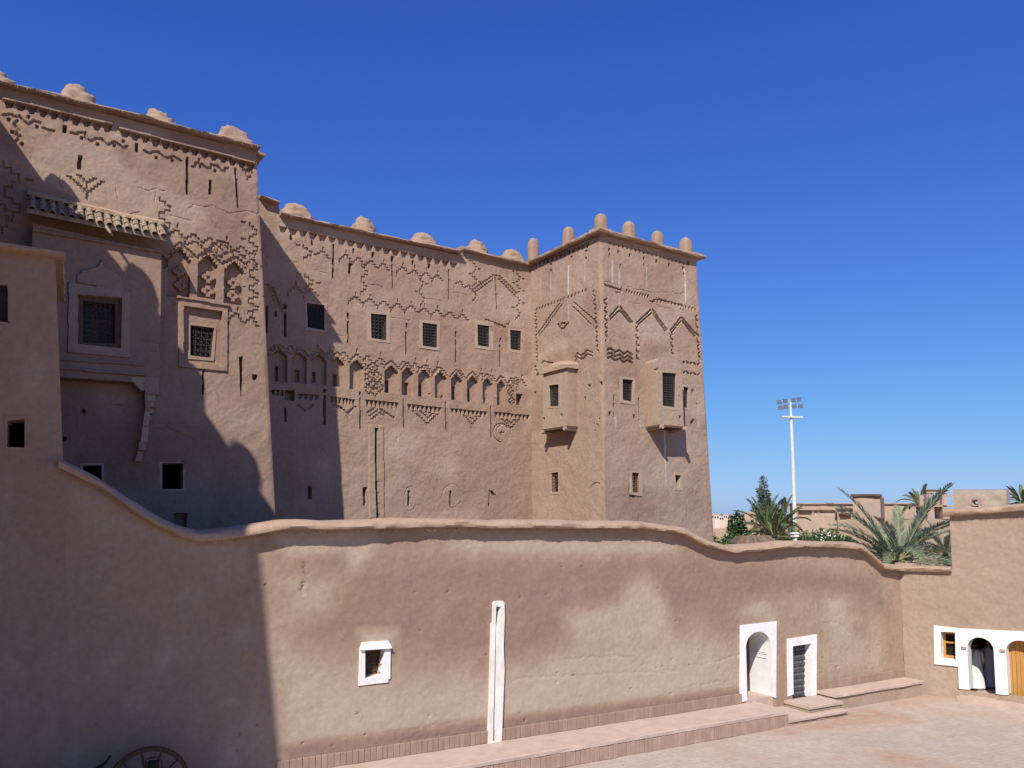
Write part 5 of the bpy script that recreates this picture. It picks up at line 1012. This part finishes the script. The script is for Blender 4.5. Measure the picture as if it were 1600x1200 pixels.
# ================================================================== PEOPLE
def skin_body(joints, edges, mat, name, parent, loc, rz):
    me = bpy.data.meshes.new(name); me.from_pydata([j[:3] for j in joints], edges, []); ob = bpy.data.objects.new('tmp', me); COL.objects.link(ob)
    ob.modifiers.new('s', 'SKIN'); sm = ob.modifiers.new('d', 'SUBSURF'); sm.levels = 1; sm.render_levels = 1
    for v, j in zip(me.skin_vertices[0].data, joints): v.radius = (j[3], j[3] * (j[4] if len(j) > 4 else 1))
    me.skin_vertices[0].data[0].use_root = True; bpy.context.view_layer.update()
    m2 = bpy.data.meshes.new_from_object(ob.evaluated_get(bpy.context.evaluated_depsgraph_get())); bpy.data.objects.remove(ob); m2.materials.clear(); m2.materials.append(mat); m2.name = name
    m2.polygons.foreach_set('use_smooth', [True] * len(m2.polygons)); return m2
def person(loc, rz, robe, label, arm=0.0, shoe='slipper', hood=True):
    J = [(0, 0, .92, .14, .8), (0, 0, 1.12, .13, .8), (0, 0, 1.32, .155, .72), (0, 0, 1.44, .09), (0, .01, 1.53, .055), (0, .02, 1.60, .075, 1.1), (0, .025, 1.68, .092, 1.12), (0, .015, 1.755, .07, 1.1)]
    Ed = [(i, i + 1) for i in range(7)]
    for s_ in (-1, 1):
        k = len(J); fw = arm if s_ > 0 else .05
        J += [(.17 * s_, 0, 1.40, .062), (.235 * s_, .0 + fw * .15, 1.13, .046), (.25 * s_, .03 + fw * .6, .90, .034), (.25 * s_, .04 + fw * .75, .82, .036, .55)]; Ed += [(3, k), (k, k + 1), (k + 1, k + 2), (k + 2, k + 3)]
        k = len(J); J += [(.09 * s_, 0, .86, .085), (.095 * s_, .01, .48, .058), (.1 * s_, -.02, .10, .04), (.105 * s_, .13, .04, .038, .7)]; Ed += [(0, k), (k, k + 1), (k + 1, k + 2), (k + 2, k + 3)]
    body = skin_body(J, Ed, M['skin'], 'person', None, loc, rz); o = link('person', body); o.location = [float(v) for v in loc]; o.rotation_euler = (0, 0, rz); tag(o, label, 'person')
    def sub(name, V, F, mat, sm=True):
        me = bpy.data.meshes.new(name); me.from_pydata([tuple(map(float, v)) for v in V], [], F); me.materials.append(mat); me.polygons.foreach_set('use_smooth', [sm] * len(F)); return link(name, me, o)
    for s_ in (-1, 1):      # fingers
        b = MB(); fw = arm if s_ > 0 else .05; h0 = np.array([.25 * s_, .045 + fw * .78, .80])
        for q in range(4): b.tube([h0 + [0, (q - 1.5) * .019, 0], h0 + [-.006 * s_, (q - 1.5) * .02 + .006, -.045], h0 + [-.02 * s_, (q - 1.5) * .02 + .01, -.075 + abs(q - 1.4) * .008]], [.0095, .009, .007], 6)
        b.tube([h0 + [-.01 * s_, .03, .03], h0 + [-.022 * s_, .05, .0], h0 + [-.03 * s_, .052, -.03]], [.011, .01, .008], 6); sub('fingers', b.V, b.F, M['skin'])
    n = 40; V = []; F = []; prof = [(.05, .31, .25), (.10, .30, .24), (.45, .265, .205), (.80, .245, .175), (1.05, .225, .155), (1.25, .225, .15), (1.38, .215, .14), (1.455, .14, .11), (1.50, .085, .085)]
    for j, (z, a, b_) in enumerate(prof):
        for i in range(n):
            t = 2 * math.pi * i / n; fold = 1 + (.07 * max(0, 1 - z / 1.1)) * math.sin(9 * t + 1.3 * z + math.sin(3 * t)) + .02 * math.sin(4 * t + z * 4); V.append((a * fold * math.cos(t), b_ * fold * math.sin(t), z))
    for j in range(len(prof) - 1):
        for i in range(n): F.append((j * n + i, j * n + (i + 1) % n, (j + 1) * n + (i + 1) % n, (j + 1) * n + i))
    F.append(tuple(range(n))[::-1]); sub('robe', V, F, robe)
    for s_ in (-1, 1):
        fw = arm if s_ > 0 else .05; b = MB(); b.tube([(.16 * s_, 0, 1.42), (.225 * s_, .01, 1.28), (.245 * s_, fw * .18, 1.12), (.255 * s_, .03 + fw * .45, .98), (.255 * s_, .035 + fw * .6, .89)], [.075, .085, .08, .08, .09], 14); sub('sleeve', b.V, b.F, robe)
    if hood: b = MB(); b.tube([(0, -.06, 1.46), (0, -.15, 1.40), (0, -.17, 1.22), (0, -.15, 1.1)], [.10, .09, .06, .015], 12); sub('hood', b.V, b.F, robe)
    hv = []; hf = []
    for j in range(7):
        for i in range(16):
            ph = math.pi / 2 * j / 6; t = 2 * math.pi * i / 16; low = -.05 if math.sin(t) < .2 else .02; hv.append((.103 * math.cos(ph) * math.cos(t), .012 + .118 * math.cos(ph) * math.sin(t), 1.685 + .115 * math.sin(ph) + low * (1 - j / 6)))
    for j in range(6):
        for i in range(16): hf.append((j * 16 + i, j * 16 + (i + 1) % 16, (j + 1) * 16 + (i + 1) % 16, (j + 1) * 16 + i))
    sub('hair', hv, hf, M['hair'])
    for s_ in (-1, 1):
        b = MB(); b.tube([(.095 * s_, -.1, .03), (.1 * s_, .0, .04), (.105 * s_, .12, .035), (.11 * s_, .19, .025)], [.036, .045, .042, .015], 10); sub('slipper', b.V, b.F, M[shoe])
    b = MB(); b.tube([(0, .115, 1.67), (0, .145, 1.645), (0, .125, 1.632)], [.012, .017, .012], 6)
    for s_ in (-1, 1): b.tube([(.098 * s_, .01, 1.69), (.108 * s_, -.005, 1.67), (.1 * s_, .005, 1.64)], [.012, .016, .01], 6)
    sub('nose_and_ears', b.V, b.F, M['skin'])
    b = MB()
    for s_ in (-1, 1): b.tube([(.036 * s_ - .012, .117, 1.692), (.036 * s_ + .012, .117, 1.692)], [.008, .008], 6)
    b.tube([(-.025, .118, 1.6), (.025, .118, 1.6)], [.006, .006], 5); sub('eyes_and_mouth', b.V, b.F, M['hair']); return o
fz = .215
fo = f.offset(-1.25); pu = fo.uv(d5(735, 940))[0]; p1 = fo.P(pu, fz, 0); person(p1, math.atan2(nS[1], nS[0]) + math.pi / 2 + .45, M['robe'], 'person in a long pale grey hooded robe standing with back turned in the open archway', .35)
fo = f.offset(-1.9); pu2 = fo.uv(d5(915, 930))[0]; p2 = fo.P(pu2, fz, 0); person(p2, math.atan2(nS[1], nS[0]) - math.pi / 2 + .5, M['robe2'], 'person in a lavender robe standing deeper in the dark archway', .3, 'hair', False)

# ================================================================== FIELD GUN (foot of the wall, bottom left)
gp = at_y((231, 1217), 17.7); WRAD = .86; gn = thing('field_gun', (gp[0], gp[1] - .8, 0), 'old field gun with tall spoked wheels parked in the shade below the wall', 'cannon')
def gun_wheel(ctr, axis, R):
    axis = np.array(axis, float) / np.linalg.norm(axis); h = np.array([0, 0, 1.0]); x = np.cross(h, axis); x /= np.linalg.norm(x); P = lambda r, t, a=0: np.array(ctr) + r * (math.cos(t) * x + math.sin(t) * h) + a * axis
    def ring(r0, r1, wd, n=48):
        b = MB(); V = []; F = []
        for i in range(n):
            t = 2 * math.pi * i / n; V += [P(r0, t, -wd / 2), P(r1, t, -wd / 2), P(r1, t, wd / 2), P(r0, t, wd / 2)]
        for i in range(n):
            for j in range(4): F.append((i * 4 + j, i * 4 + (j + 1) % 4, ((i + 1) % n) * 4 + (j + 1) % 4, ((i + 1) % n) * 4 + j))
        return b.add(V, F)
    wl = ring(R - .1, R - .021, .075).build('wheel', M['oldwood'], gn); ring(R - .02, R, .085).build('tyre', M['rustiron'], wl)
    MB().tube([P(0, 0, -.17), P(0, 0, -.06), P(0, 0, .06), P(0, 0, .17)], [.07, .11, .11, .07], 14).build('hub', M['oldwood'], wl, True)
    for i in range(12):
        t = 2 * math.pi * (i + .35) / 12; MB().tube([P(.09, t), P(R - .09, t)], [.03, .022], 6).build('spoke', M['oldwood'], wl)
ax = N2.copy(); ax /= np.linalg.norm(ax); side = np.array([ax[1], -ax[0], 0]); wc = np.array([gp[0], gp[1], WRAD]); wc2 = wc + ax * 1.7; wc2[2] = WRAD
gun_wheel(wc, ax, WRAD); gun_wheel(wc2, ax, WRAD)
mid = (wc + wc2) / 2; MB().tube([wc - ax * .2, wc2 + ax * .2], .045, 10).build('axle', M['iron'], gn)
sx = A2.copy()
MB().tube([mid + sx * -1.7 + [0, 0, .34], mid + sx * -1.1 + [0, 0, .33], mid + sx * -.2 + [0, 0, .31], mid + sx * .35 + [0, 0, .30], mid + sx * .4 + [0, 0, .3]], [.085, .09, .12, .15, .1], 18).build('barrel', M['gun'], gn, True)
MB().box((mid[0] + sx[0] * .42, mid[1] + sx[1] * .42, mid[2] + .12), .3, .3, .36, math.atan2(sx[1], sx[0])).build('breech', M['gun'], gn)
for s_ in (-1, 1): MB().tube([mid + ax * .2 * s_ + sx * -.3 + [0, 0, .1], mid + ax * .18 * s_ + sx * .9 - [0, 0, .3], mid + ax * .08 * s_ + sx * 2.2 - [0, 0, WRAD - .12]], [.06, .06, .05], 6).build('trail', M['gun'], gn)
bx = at_y((241, 1192), 16.9); fr_ = MB()
r0 = [(-.17, -.3), (-.17, .05), (-.13, .09), (.05, .12), (.12, .1), (.15, .04), (.17, -.3)]
fr_.tube([bx + np.array([x, 0, z]) for x, z in r0], .014, 6); fr_.build('sight_guard', M['rustiron'], gn); MB().box(bx + np.array([-.02, 0, -.34]), .2, .12, .38, .1).build('breech', M['gun'], gn)
hx = at_y((160, 1198), 17.2); MB().tube([hx + np.array([-.6, .0, -.35]), hx + np.array([-.1, 0, -.05]), hx + np.array([.06, 0, .08]), hx + np.array([.16, 0, .23])], [.06, .05, .03, .025], 8).build('hand_lever', M['gun'], gn)

# ================================================================== BACKGROUND
def crown_mesh(name, blobs, n, size, mat, seed, asp=.55, flat=0.3):
    r = np.random.default_rng(seed); wts = np.array([b[3] * b[4] * b[5] for b in blobs]) ** .8; wts /= wts.sum(); pick = r.choice(len(blobs), n, p=wts); B = np.array(blobs)[pick]
    d = r.normal(size=(n, 3)); d /= np.linalg.norm(d, axis=1)[:, None]; rad = r.random(n) ** .4; C = B[:, :3] + d * B[:, 3:6] * rad[:, None]
    x = r.normal(size=(n, 3)); x[:, 2] *= .6; x /= np.linalg.norm(x, axis=1)[:, None]; y = np.cross(x, r.normal(size=(n, 3))); y /= np.linalg.norm(y, axis=1)[:, None]
    s_ = size * r.uniform(.6, 1.35, n)[:, None]; V = np.stack([C - x * s_, C - y * s_ * asp, C + x * s_, C + y * s_ * asp], 1).reshape(-1, 3); Q = np.arange(n * 4).reshape(n, 4)
    return fast_mesh(name, V, Q, mat, False)
def tree(name, base, blobs, trunk_h, trunk_r, n, leaf, mat, label, cat, seed, group=None):
    t = thing(name, base, label, cat, group); link('crown', crown_mesh('crown', blobs, n, leaf, mat, seed), t); r = random.Random(seed)
    b = MB(); o = np.array(origin(t)); b.tube([o + [0, 0, -.2], o + [r.uniform(-.1, .1), 0, trunk_h * .5], o + [r.uniform(-.15, .15), 0, trunk_h]], [trunk_r, trunk_r * .8, trunk_r * .5], 8)
    for bl in blobs[:7]: b.tube([o + [0, 0, trunk_h * r.uniform(.6, .95)], o + np.array(bl[:3]) * [.5, .5, 1] * .9 + [0, 0, trunk_h * .08], o + np.array(bl[:3])], [trunk_r * .4, trunk_r * .25, trunk_r * .1], 5)
    b.build('trunk', M['bark'], t, True); return t
def frond_mesh(seed, L=3.2, droop=.5, n=70, mat=None, ll=.55):
    r = random.Random(seed); V = []; F = []; pts = []; ang = 0
    p = np.array([0., 0, 0]); e = math.radians(0)
    for i in range(13): pts.append(p.copy()); p = p + np.array([math.cos(e), 0, math.sin(e)]) * L / 12; e -= droop / 12 * (0.3 + 1.7 * i / 12)
    P = np.array(pts); tt = np.linspace(0, 1, 13)
    at = lambda s: np.array([np.interp(s, tt, P[:, k]) for k in range(3)])
    for i in range(n):
        s = .1 + .9 * (i / n) ** .92; c = at(s); d = at(min(1, s + .02)) - at(s - .02); d /= np.linalg.norm(d); up = np.array([-d[2], 0, d[0]])
        for sg in (-1, 1):
            l = ll * (math.sin(math.pi * min(1, .12 + s * .86)) ** .6) * r.uniform(.8, 1.12); v = d * r.uniform(.62, .85) + np.array([0, sg, 0]) * r.uniform(.5, .7) + up * r.uniform(.0, .4); v /= np.linalg.norm(v); wv = np.cross(v, up) * .03; tip = c + v * l - np.array([0, 0, .12 * l * r.random()]); m_ = c + v * l * .45; k = len(V); V += [c, m_ + wv, tip, m_ - wv]; F.append((k, k + 1, k + 2, k + 3))
    nl = len(F); b = MB(); b.V = [tuple(v) for v in V]; b.F = F; b.tube(pts, [.035 * (1 - .85 * t) + .004 for t in tt], 5)
    me = bpy.data.meshes.new('frond'); me.from_pydata(b.V, [], b.F); me.materials.append(mat or M['palm']); me.materials.append(M['rachis']); mi = np.zeros(len(me.polygons), np.int32); mi[nl:] = 1; me.polygons.foreach_set('material_index', mi); return me
def palm(base, trunk_h, L, spec, label, group, mat, seed, trunk_r=.28):
    t = thing('palm_tree', base, label, 'palm', group); r = random.Random(seed); ms = [frond_mesh(seed * 10 + k, L, d_, 64, mat, L * .17) for k, d_ in enumerate((.5, .85, 1.25, 1.6))]
    V = []; F = []; n = 12; rows = max(4, int(trunk_h / .18)); o = np.array(origin(t))
    for j in range(rows + 1):
        z = trunk_h * j / rows
        for i in range(n): a = 2 * math.pi * i / n; rr = trunk_r * (1.0 + (.14 if (i + j) % 2 else -.05)) * (1.1 - .2 * j / rows); V.append(o + [rr * math.cos(a), rr * math.sin(a), z])
    for j in range(rows):
        for i in range(n): F.append((j * n + i, j * n + (i + 1) % n, (j + 1) * n + (i + 1) % n, (j + 1) * n + i))
    F.append(tuple(rows * n + i for i in range(n))); mk('trunk', V, F, M['bark'], t)
    for az, el, sc in spec:
        fo = link('frond', ms[0 if el > 60 else (1 if el > 35 else (2 if el > 10 else 3))], t); fo.location = (.14 * math.cos(az), .14 * math.sin(az), trunk_h + r.uniform(-.15, .1)); fo.rotation_euler = (r.uniform(-.5, .5), -math.radians(el), az); fo.scale = (sc, sc, sc)
    return t
r = random.Random(5)
pb = at_y((1402, 872), 36.5)
spec = []
for k in range(34): spec.append((k * 2.39996 + r.uniform(-.25, .25), 74 - 92 * (k / 33) ** .9 + r.uniform(-6, 6), r.uniform(.82, 1.12)))
spec = [(az + (1.1 if el > 50 and abs(math.cos(az)) < .5 else 0), min(el, 66), sc) for az, el, sc in spec]
palm((pb[0], pb[1], 0), pb[2] - .1, 3.75, spec, 'large grey-green date palm spreading over the low wall beside the tall right house', 'palms beyond the courtyard', M['palm'], 3)
def small_palm(px, Y, L, label, seed, n=26, mat='palm2', top=None):
    b_ = at_y(px, Y); q = random.Random(seed); sp = [(k * 2.4 + q.uniform(-.3, .3), 80 - 95 * k / (n - 1) + q.uniform(-6, 6), q.uniform(.8, 1.1)) for k in range(n)]; palm((b_[0], b_[1], 0), b_[2], L, sp, label, 'palms beyond the courtyard', M[mat], seed, .25)
small_palm((1197, 824), 62, 2.6, 'small green palm leaning over the bushes left of the floodlight mast', 11); small_palm((1222, 818), 66, 2.5, 'small green palm right behind the foot of the floodlight mast', 12); small_palm((1210, 838), 58, 2.0, 'lowest young palm just above the wall near the thatched roof', 13, 18)
small_palm((1597, 784), 58, 1.45, 'palm top rising behind the rough adobe house at the right edge', 14); small_palm((1436, 786), 66, 1.6, 'palm top seen behind the square roof frame', 15, 16); small_palm((1480, 862), 44, 2.0, 'young palm squeezed between the big palm and the right house', 16, 20, 'palm'); small_palm((1386, 868), 39, 1.7, 'young palm low under the left fronds of the big date palm', 17, 16, 'palm')
zz = lambda px, Y: at_y(px, Y)
b_ = zz((1191, 800), 95); s95 = 95 / FPX
bl = [(0, 0, 6.0, 1.1, .9, 1.6), (.3, 0, 8.0, .95, .8, 1.3), (-.6, .3, 7.2, .7, .7, 1.1), (.6, -.2, 6.8, .8, .8, 1.2), (.25, 0, 10.2, .6, .6, 1.3), (-.2, 0, 9.2, .6, .6, 1.0), (.6, 0, 8.9, .55, .6, 1.0), (0, 0, 4.4, 1.1, 1, 1.5), (-.8, 0, 5.4, .6, .6, .8), (.9, 0, 5.4, .6, .6, .8)]
tree('poplar_tree', (b_[0], b_[1], 0), bl, 7.5, .18, 3600, .14, M['poplar'], 'tall slender grey-green tree standing highest left of the floodlight mast', 'tree', 21)
b_ = zz((1151, 830), 56); tree('bushy_tree', (b_[0], b_[1], 0), [(0, 0, 5.9, .7, .7, 1.0), (.1, 0, 5.0, 1.05, 1.0, 1.1), (-.2, 0, 4.2, 1.3, 1.1, 1.1), (.3, 0, 3.4, 1.4, 1.2, 1.2), (.2, 0, 6.6, .4, .4, .5)], 4, .16, 3400, .12, M['dgreen'], 'dark green cone-shaped tree beside the corner tower', 'tree', 22)
b_ = zz((1126, 840), 50); tree('bushy_tree', (b_[0], b_[1], 0), [(0, 0, 4.4, 1.5, 1.1, 1.0), (.9, 0, 4.9, .8, .8, .7), (-.9, 0, 5.0, .8, .8, .8), (.2, 0, 3.6, 2, 1.3, .9)], 3, .14, 3000, .11, M['lgreen'], 'bright green bush touching the corner tower just above the wall', 'bush', 23)
b_ = zz((1262, 846), 60); tree('hedge_bush', (b_[0], b_[1], 0), [(-1.2, 0, 4.6, 1.2, .9, .9), (.3, 0, 4.8, 1.3, .9, .8), (1.5, 0, 4.5, 1.0, .9, .9), (-2.3, 0, 4.4, .9, .8, .8), (0, 0, 3.8, 2.8, 1, .8)], 3, .14, 3600, .11, M['lgreen'], 'loose green shrub growing behind the wall at the foot of the mast', 'bush', 24)
b_ = zz((1292, 844), 57); fb_ = tree('flowering_bush', (b_[0], b_[1], 0), [(0, 0, 4.9, 1.2, .9, .9), (.8, 0, 4.6, 1.1, .8, .9), (-.7, 0, 4.7, .8, .7, .7), (1.5, 0, 4.3, .9, .7, .8)], 3, .12, 2400, .10, M['lgreen'], 'green bush covered in white flowers above the wall', 'bush', 25); pt = link('petals', crown_mesh('petals', [(0, -.3, 5.2, .9, .6, .6), (-.6, -.3, 5.0, .5, .5, .5), (.5, -.3, 5.3, .5, .5, .4)], 120, .06, M['petal'], 26, .9), fb_); pt['kind'] = 'stuff'
b_ = zz((1322, 846), 54); tree('hedge_bush', (b_[0], b_[1], 0), [(0, 0, 4.6, .8, .7, .7), (.5, 0, 4.2, .8, .7, .7)], 3, .1, 1300, .1, M['dgreen'], 'dark small bush right of the white flowering one', 'bush', 27)
# floodlight mast
b_ = zz((1242, 815), 75); mt = thing('floodlight_mast', (b_[0], b_[1], 0), 'tall pale mast with two rows of stadium floodlights and a cross platform', 'mast'); o = np.array(origin(mt)); k = 75 / FPX
H_ = lambda y: EYE + (805 - y) * k
MB().tube([o, o + [0, 0, H_(730)], o + [-.05, 0, H_(653)], o + [-.06, 0, H_(650)]], [.2, .175, .145, .145], 14).build('pole', M['mast'], mt, True); MB().tube([o + [-.06, 0, H_(651)], o + [-.06, 0, H_(627)]], [.12, .1], 10).build('pole', M['mast'], mt, True)
MB().hexa([o + np.array([x, y, z]) for z in (H_(652.5), H_(650)) for x, y in ((-1.05, -.45), (1.02, -.1), (1.02, .35), (-1.05, .1))]).build('platform', M['mast'], mt)
for yy in (626.5, 634.5): MB().tube([o + [-1.15, 0, H_(yy)], o + [1.05, 0, H_(yy) + .12]], .04, 6).build('cross_arm', M['mast'], mt)
for i, (px, py) in enumerate(((1217, 627.5), (1226.5, 625.5), (1239, 624.5), (1248, 623), (1218.5, 636.5), (1227, 635), (1240, 634.5), (1250, 634))):
    c_ = np.array([o[0] + (px - 1236.5) * k, o[1] - .12, H_(py)]); a = -.5 + .14 * (i % 4); sn, cs = math.sin(a), math.cos(a); X = np.array([cs, sn, 0]); Yv = np.array([sn, -cs, -.45]); Yv /= np.linalg.norm(Yv); Z = np.cross(X, -Yv) * -1
    Z = np.cross(X, Yv); Z = Z if Z[2] > 0 else -Z
    fl_ = MB().hexa([c_ + X * x * w1 + Z * z * h1 + Yv * y for y, w1, h1 in ((-.14, .12, .1), (.05, .22, .19)) for x, z in ((-1, -1), (1, -1), (1, 1), (-1, 1))]).build('floodlight', M['lampbody'], mt)
    MB().hexa([c_ + X * x * .2 + Z * z * .17 + Yv * y for y in (.053, .062) for x, z in ((-1, -1), (1, -1), (1, 1), (-1, 1))]).build('glass', M['lampglass'], fl_)
# houses beyond the wall
def bhouse(name, pxl, pxr, ytop, Y, depth, label, skew=0.0, mat='far', cap=.0, ybase=None, group='mud houses beyond the palms', capdark=True):
    l = at_y((pxl, ytop), Y); sk_ = -.95 * (at_y((pxr, ytop), Y)[0] - l[0]) * ((pxl + pxr) / 2 - 800) / FPX; r_ = at_y((pxr, ytop), Y + max(sk_, -14)); t = thing(name, ((l[0] + r_[0]) / 2, (l[1] + r_[1]) / 2, 0), label, 'house', group)
    d = (r_ - l); d[2] = 0; W = np.linalg.norm(d); a = d / W; n_ = np.array([a[1], -a[0], 0]); ff = Face([l[0], l[1], 0], a, n_); zt = l[2]; zr = r_[2]
    ff.grid((0, -.1), (W, -.1), [(0, zt), (W, zr)], max(.12, W / 60), .14); return t, ff, W, zt, zr, depth, mat, cap
def bfinish(q):
    t, ff, W, zt, zr, depth, mat, cap = q; ff.finish('wall', M[mat], t, .03, .04, skirt=depth); V = [ff.P(0, zt), ff.P(W, zr), ff.P(W, zr, -depth), ff.P(0, zt, -depth)]
    mk('roof', [v + [0, 0, .006] for v in V], [(0, 1, 2, 3)], M[mat], t)
    if cap: coping('coping', [ff.P(-.12, zt), ff.P(W + .12, zr)], ff.m, [(-.4, 0), (.16, -.02), (.2, .03), (.18, .1 + cap), (-.4, .12 + cap)], M['oldwood'] if cap > .05 else M['coping'], t, .3, .02, 61)
    return t
q = bhouse('mud_house', 1232, 1462, 788, 82, 10, 'long low mud building stretching behind the mast and the big palm', -6, cap=.02); bfinish(q)
q = bhouse('mud_house', 1244, 1308, 797, 72, 5, 'front block of the long building with a row of small openings under its roof', 2); f_ = q[1]
for x in (1252, 1262): u, v = f_.uv((x, 801)); f_.poly([(u - .3, v - .25), (u + .3, v - .25), (u + .3, v + .25), (u - .3, v + .25)], -.5)
u, v = f_.uv((1300, 799)); 
for i in range(14): u, v = f_.uv((1266 + i * 2.9, 799.5)); f_.poly([(u - .07, v - .2), (u + .07, v - .2), (u + .07, v + .1), (u - .07, v + .1)], -.3)
bfinish(q)
q = bhouse('mud_house', 1308, 1336, 797, 70, 6, 'small recessed mud block with a dark doorway left of the palm', 0, cap=.06); f_ = q[1]; a, b = f_.uv((1312, 804)), f_.uv((1330, 814)); f_.poly([(a[0], b[1]), (b[0], b[1]), (b[0], a[1]), (a[0], a[1])], -.6); bfinish(q)
bfinish(bhouse('mud_house', 1332, 1375, 776, 64, 6, 'square mud tower block with dark roof edge rising behind the palm fronds', 1, cap=.1))
bfinish(bhouse('mud_house', 1322, 1490, 811, 58, 4, 'plain rosy wall block behind the lower fronds of the big palm', -2, 'rosy'))
q = bhouse('mud_house', 1161, 1186, 800, 88, 5, 'little mud house between the cone-shaped tree and the slender tree', 1); f_ = q[1]; a, b = f_.uv((1174, 812)), f_.uv((1178, 817)); f_.poly([(a[0], b[1]), (b[0], b[1]), (b[0], a[1]), (a[0], a[1])], -.4); bfinish(q)
q = bhouse('adobe_house', 1489, 1572, 765, 47, 1.0, 'rough crumbling adobe house with one white-framed little window above the right house', .5, 'stone'); t_, f_ = q[0], q[1]
a, b = f_.uv((1519, 781)), f_.uv((1528, 790)); f_.poly([(a[0], b[1]), (b[0], b[1]), (b[0], a[1]), (a[0], a[1])], -.4, True); plate('window', f_, [(a[0] - .035, b[1] - .02), (b[0] + .035, b[1] - .02), (b[0] + .035, a[1] + .03), (a[0] - .035, a[1] + .03)], [[(a[0], b[1]), (b[0], b[1]), (b[0], a[1]), (a[0], a[1])]], -.3, .02, M['surround'], t_)
u0_, v0_ = f_.uv((1489, 777)); u1_, v1_ = f_.uv((1572, 777)); f_.poly([(u0_, v0_), (u1_, v1_), (u1_, v1_ - .1), (u0_, v0_ - .1)], -.06); f_.blot([(u0_, v0_), (u1_, v1_), (u1_, v1_ + .5), (u0_, v0_ + .5)], .1, .9)
for k in range(30): u = random.uniform(u0_, u1_); v = random.uniform(v0_ - 1.2, v0_); f_.line([(u, v), (u + random.uniform(.2, .6), v - random.uniform(-.04, .05))], .04, -.06)
bfinish(q)
bfinish(bhouse('mud_house', 1640, 1790, 792, 62, 7, 'wide mud house beyond the right edge of the courtyard house', -3)); bfinish(bhouse('mud_house', 1830, 1960, 797, 66, 7, 'low mud house farthest right behind the courtyard house', -5))
pg = thing('roof_frame', at_y((1460, 790), 60) * np.array([1, 1, 0]), 'open square mud frame of posts and beams standing on a roof behind the palm', 'frame'); k = 60 / FPX
X_ = lambda px: (px - 800) * k; Zz = lambda y: EYE + (805 - y) * k
for px in (1448, 1472): MB().box((X_(px), 60, Zz(815)), .32, .4, Zz(771) - Zz(815)).build('post', M['far'], pg)
MB().box((X_(1460), 60, Zz(771) + .003), 1.5, .5, .2).build('beam', M['far'], pg); MB().box((X_(1460), 60, Zz(767.2)), 1.62, .62, .08).build('roof_slab', M['oldwood'], pg); MB().box((X_(1482), 60.2, Zz(776)), .8, .3, .14).build('beam', M['far'], pg)
for px in (1454, 1480): MB().box((X_(px), 61.6, Zz(815)), .28, .3, Zz(773) - Zz(815)).build('post', M['far'], pg)
MB().box((X_(1468), 60.9, Zz(792)), 2.6, 2.2, .1).build('floor_slab', M['far'], pg)
for i, (px, y, wpx, hpx) in enumerate(((1116, 804, 9, 10), (1124, 806, 8, 9), (1130, 803.5, 7, 12), (1137, 806, 9, 8), (1145, 805, 9, 9), (1154, 807, 10, 8), (1120, 811, 9, 8), (1133, 812, 10, 7), (1108, 803, 8, 11), (1160, 804, 8, 10))):
    Yf = 420 + 15 * (i % 4); k = Yf / FPX; zt = EYE + (805 - y) * k; 
    t = thing('far_house', ((px - 800) * k, Yf, 0), 'tiny pale house of the distant town on the horizon beside the corner tower', 'house', 'distant town houses'); MB().box(((px - 800) * k, Yf, -.1), wpx * k, 6, zt + .1).build('wall', M['terracotta'], t); MB().box(((px - 800) * k, Yf, zt + .01), wpx * k + .5, 6.5, .25).build('roof', M['cream'], t)
    for j in range(2): MB().box(((px - 800) * k + (j - .5) * wpx * k * .45, Yf - 3, zt - 1.9), .8, .1, .9).build('window', M['room_dark'], t)
# thatched shelter and small things just over the wall
th_ = thing('thatched_shelter', at_y((1176, 846), 44) * np.array([1, 1, 0]), 'low dark thatched shelter roof peeping over the wall left of the mast', 'shelter'); o = np.array(origin(th_)); zb = at_y((1176, 848), 44)[2]
b = MB(); hx_ = 1.15
b.hexa([o + np.array([x, y, z]) for z, s_ in ((zb, 1), (zb + .38, .6)) for x, y in ((-hx_ * s_, -.8 * s_), (hx_ * s_, -.8 * s_), (hx_ * s_, .8 * s_), (-hx_ * s_, .8 * s_))]).build('roof', M['bark'], th_)
s_ = MB()
for _ in range(150): x, y = random.uniform(-hx_, hx_), random.uniform(-.82, -.4); s_.tube([o + np.array([x * .7, y * .6 , zb + .4]), o + np.array([x, y - .12, zb - .06])], .012, 3)
s_.build('thatch', M['straw'], th_, kind='stuff')
for x in (-.9, .9): MB().tube([o + [x, 0, 0], o + [x, 0, zb + .05]], .06, 6).build('post', M['oldwood'], th_)
lt = thing('post_lantern', at_y((1242, 840), 42) * np.array([1, 1, 0]), 'small white capped lantern post on the far side of the wall', 'lantern'); o = np.array(origin(lt)); zt = at_y((1242, 832), 42)[2]
MB().box(o, .14, .14, zt - .22, .3).build('post', M['white'], lt); MB().box(o + [0, 0, zt - .22], .3, .3, .16, .3).build('lantern_body', M['white'], lt); MB().box(o + [0, 0, zt - .058], .4, .4, .06, .3, .5).build('cap', M['white'], lt)
print('TRIS', sum(len(m.loops) - 2 * len(m.polygons) for m in bpy.data.meshes))
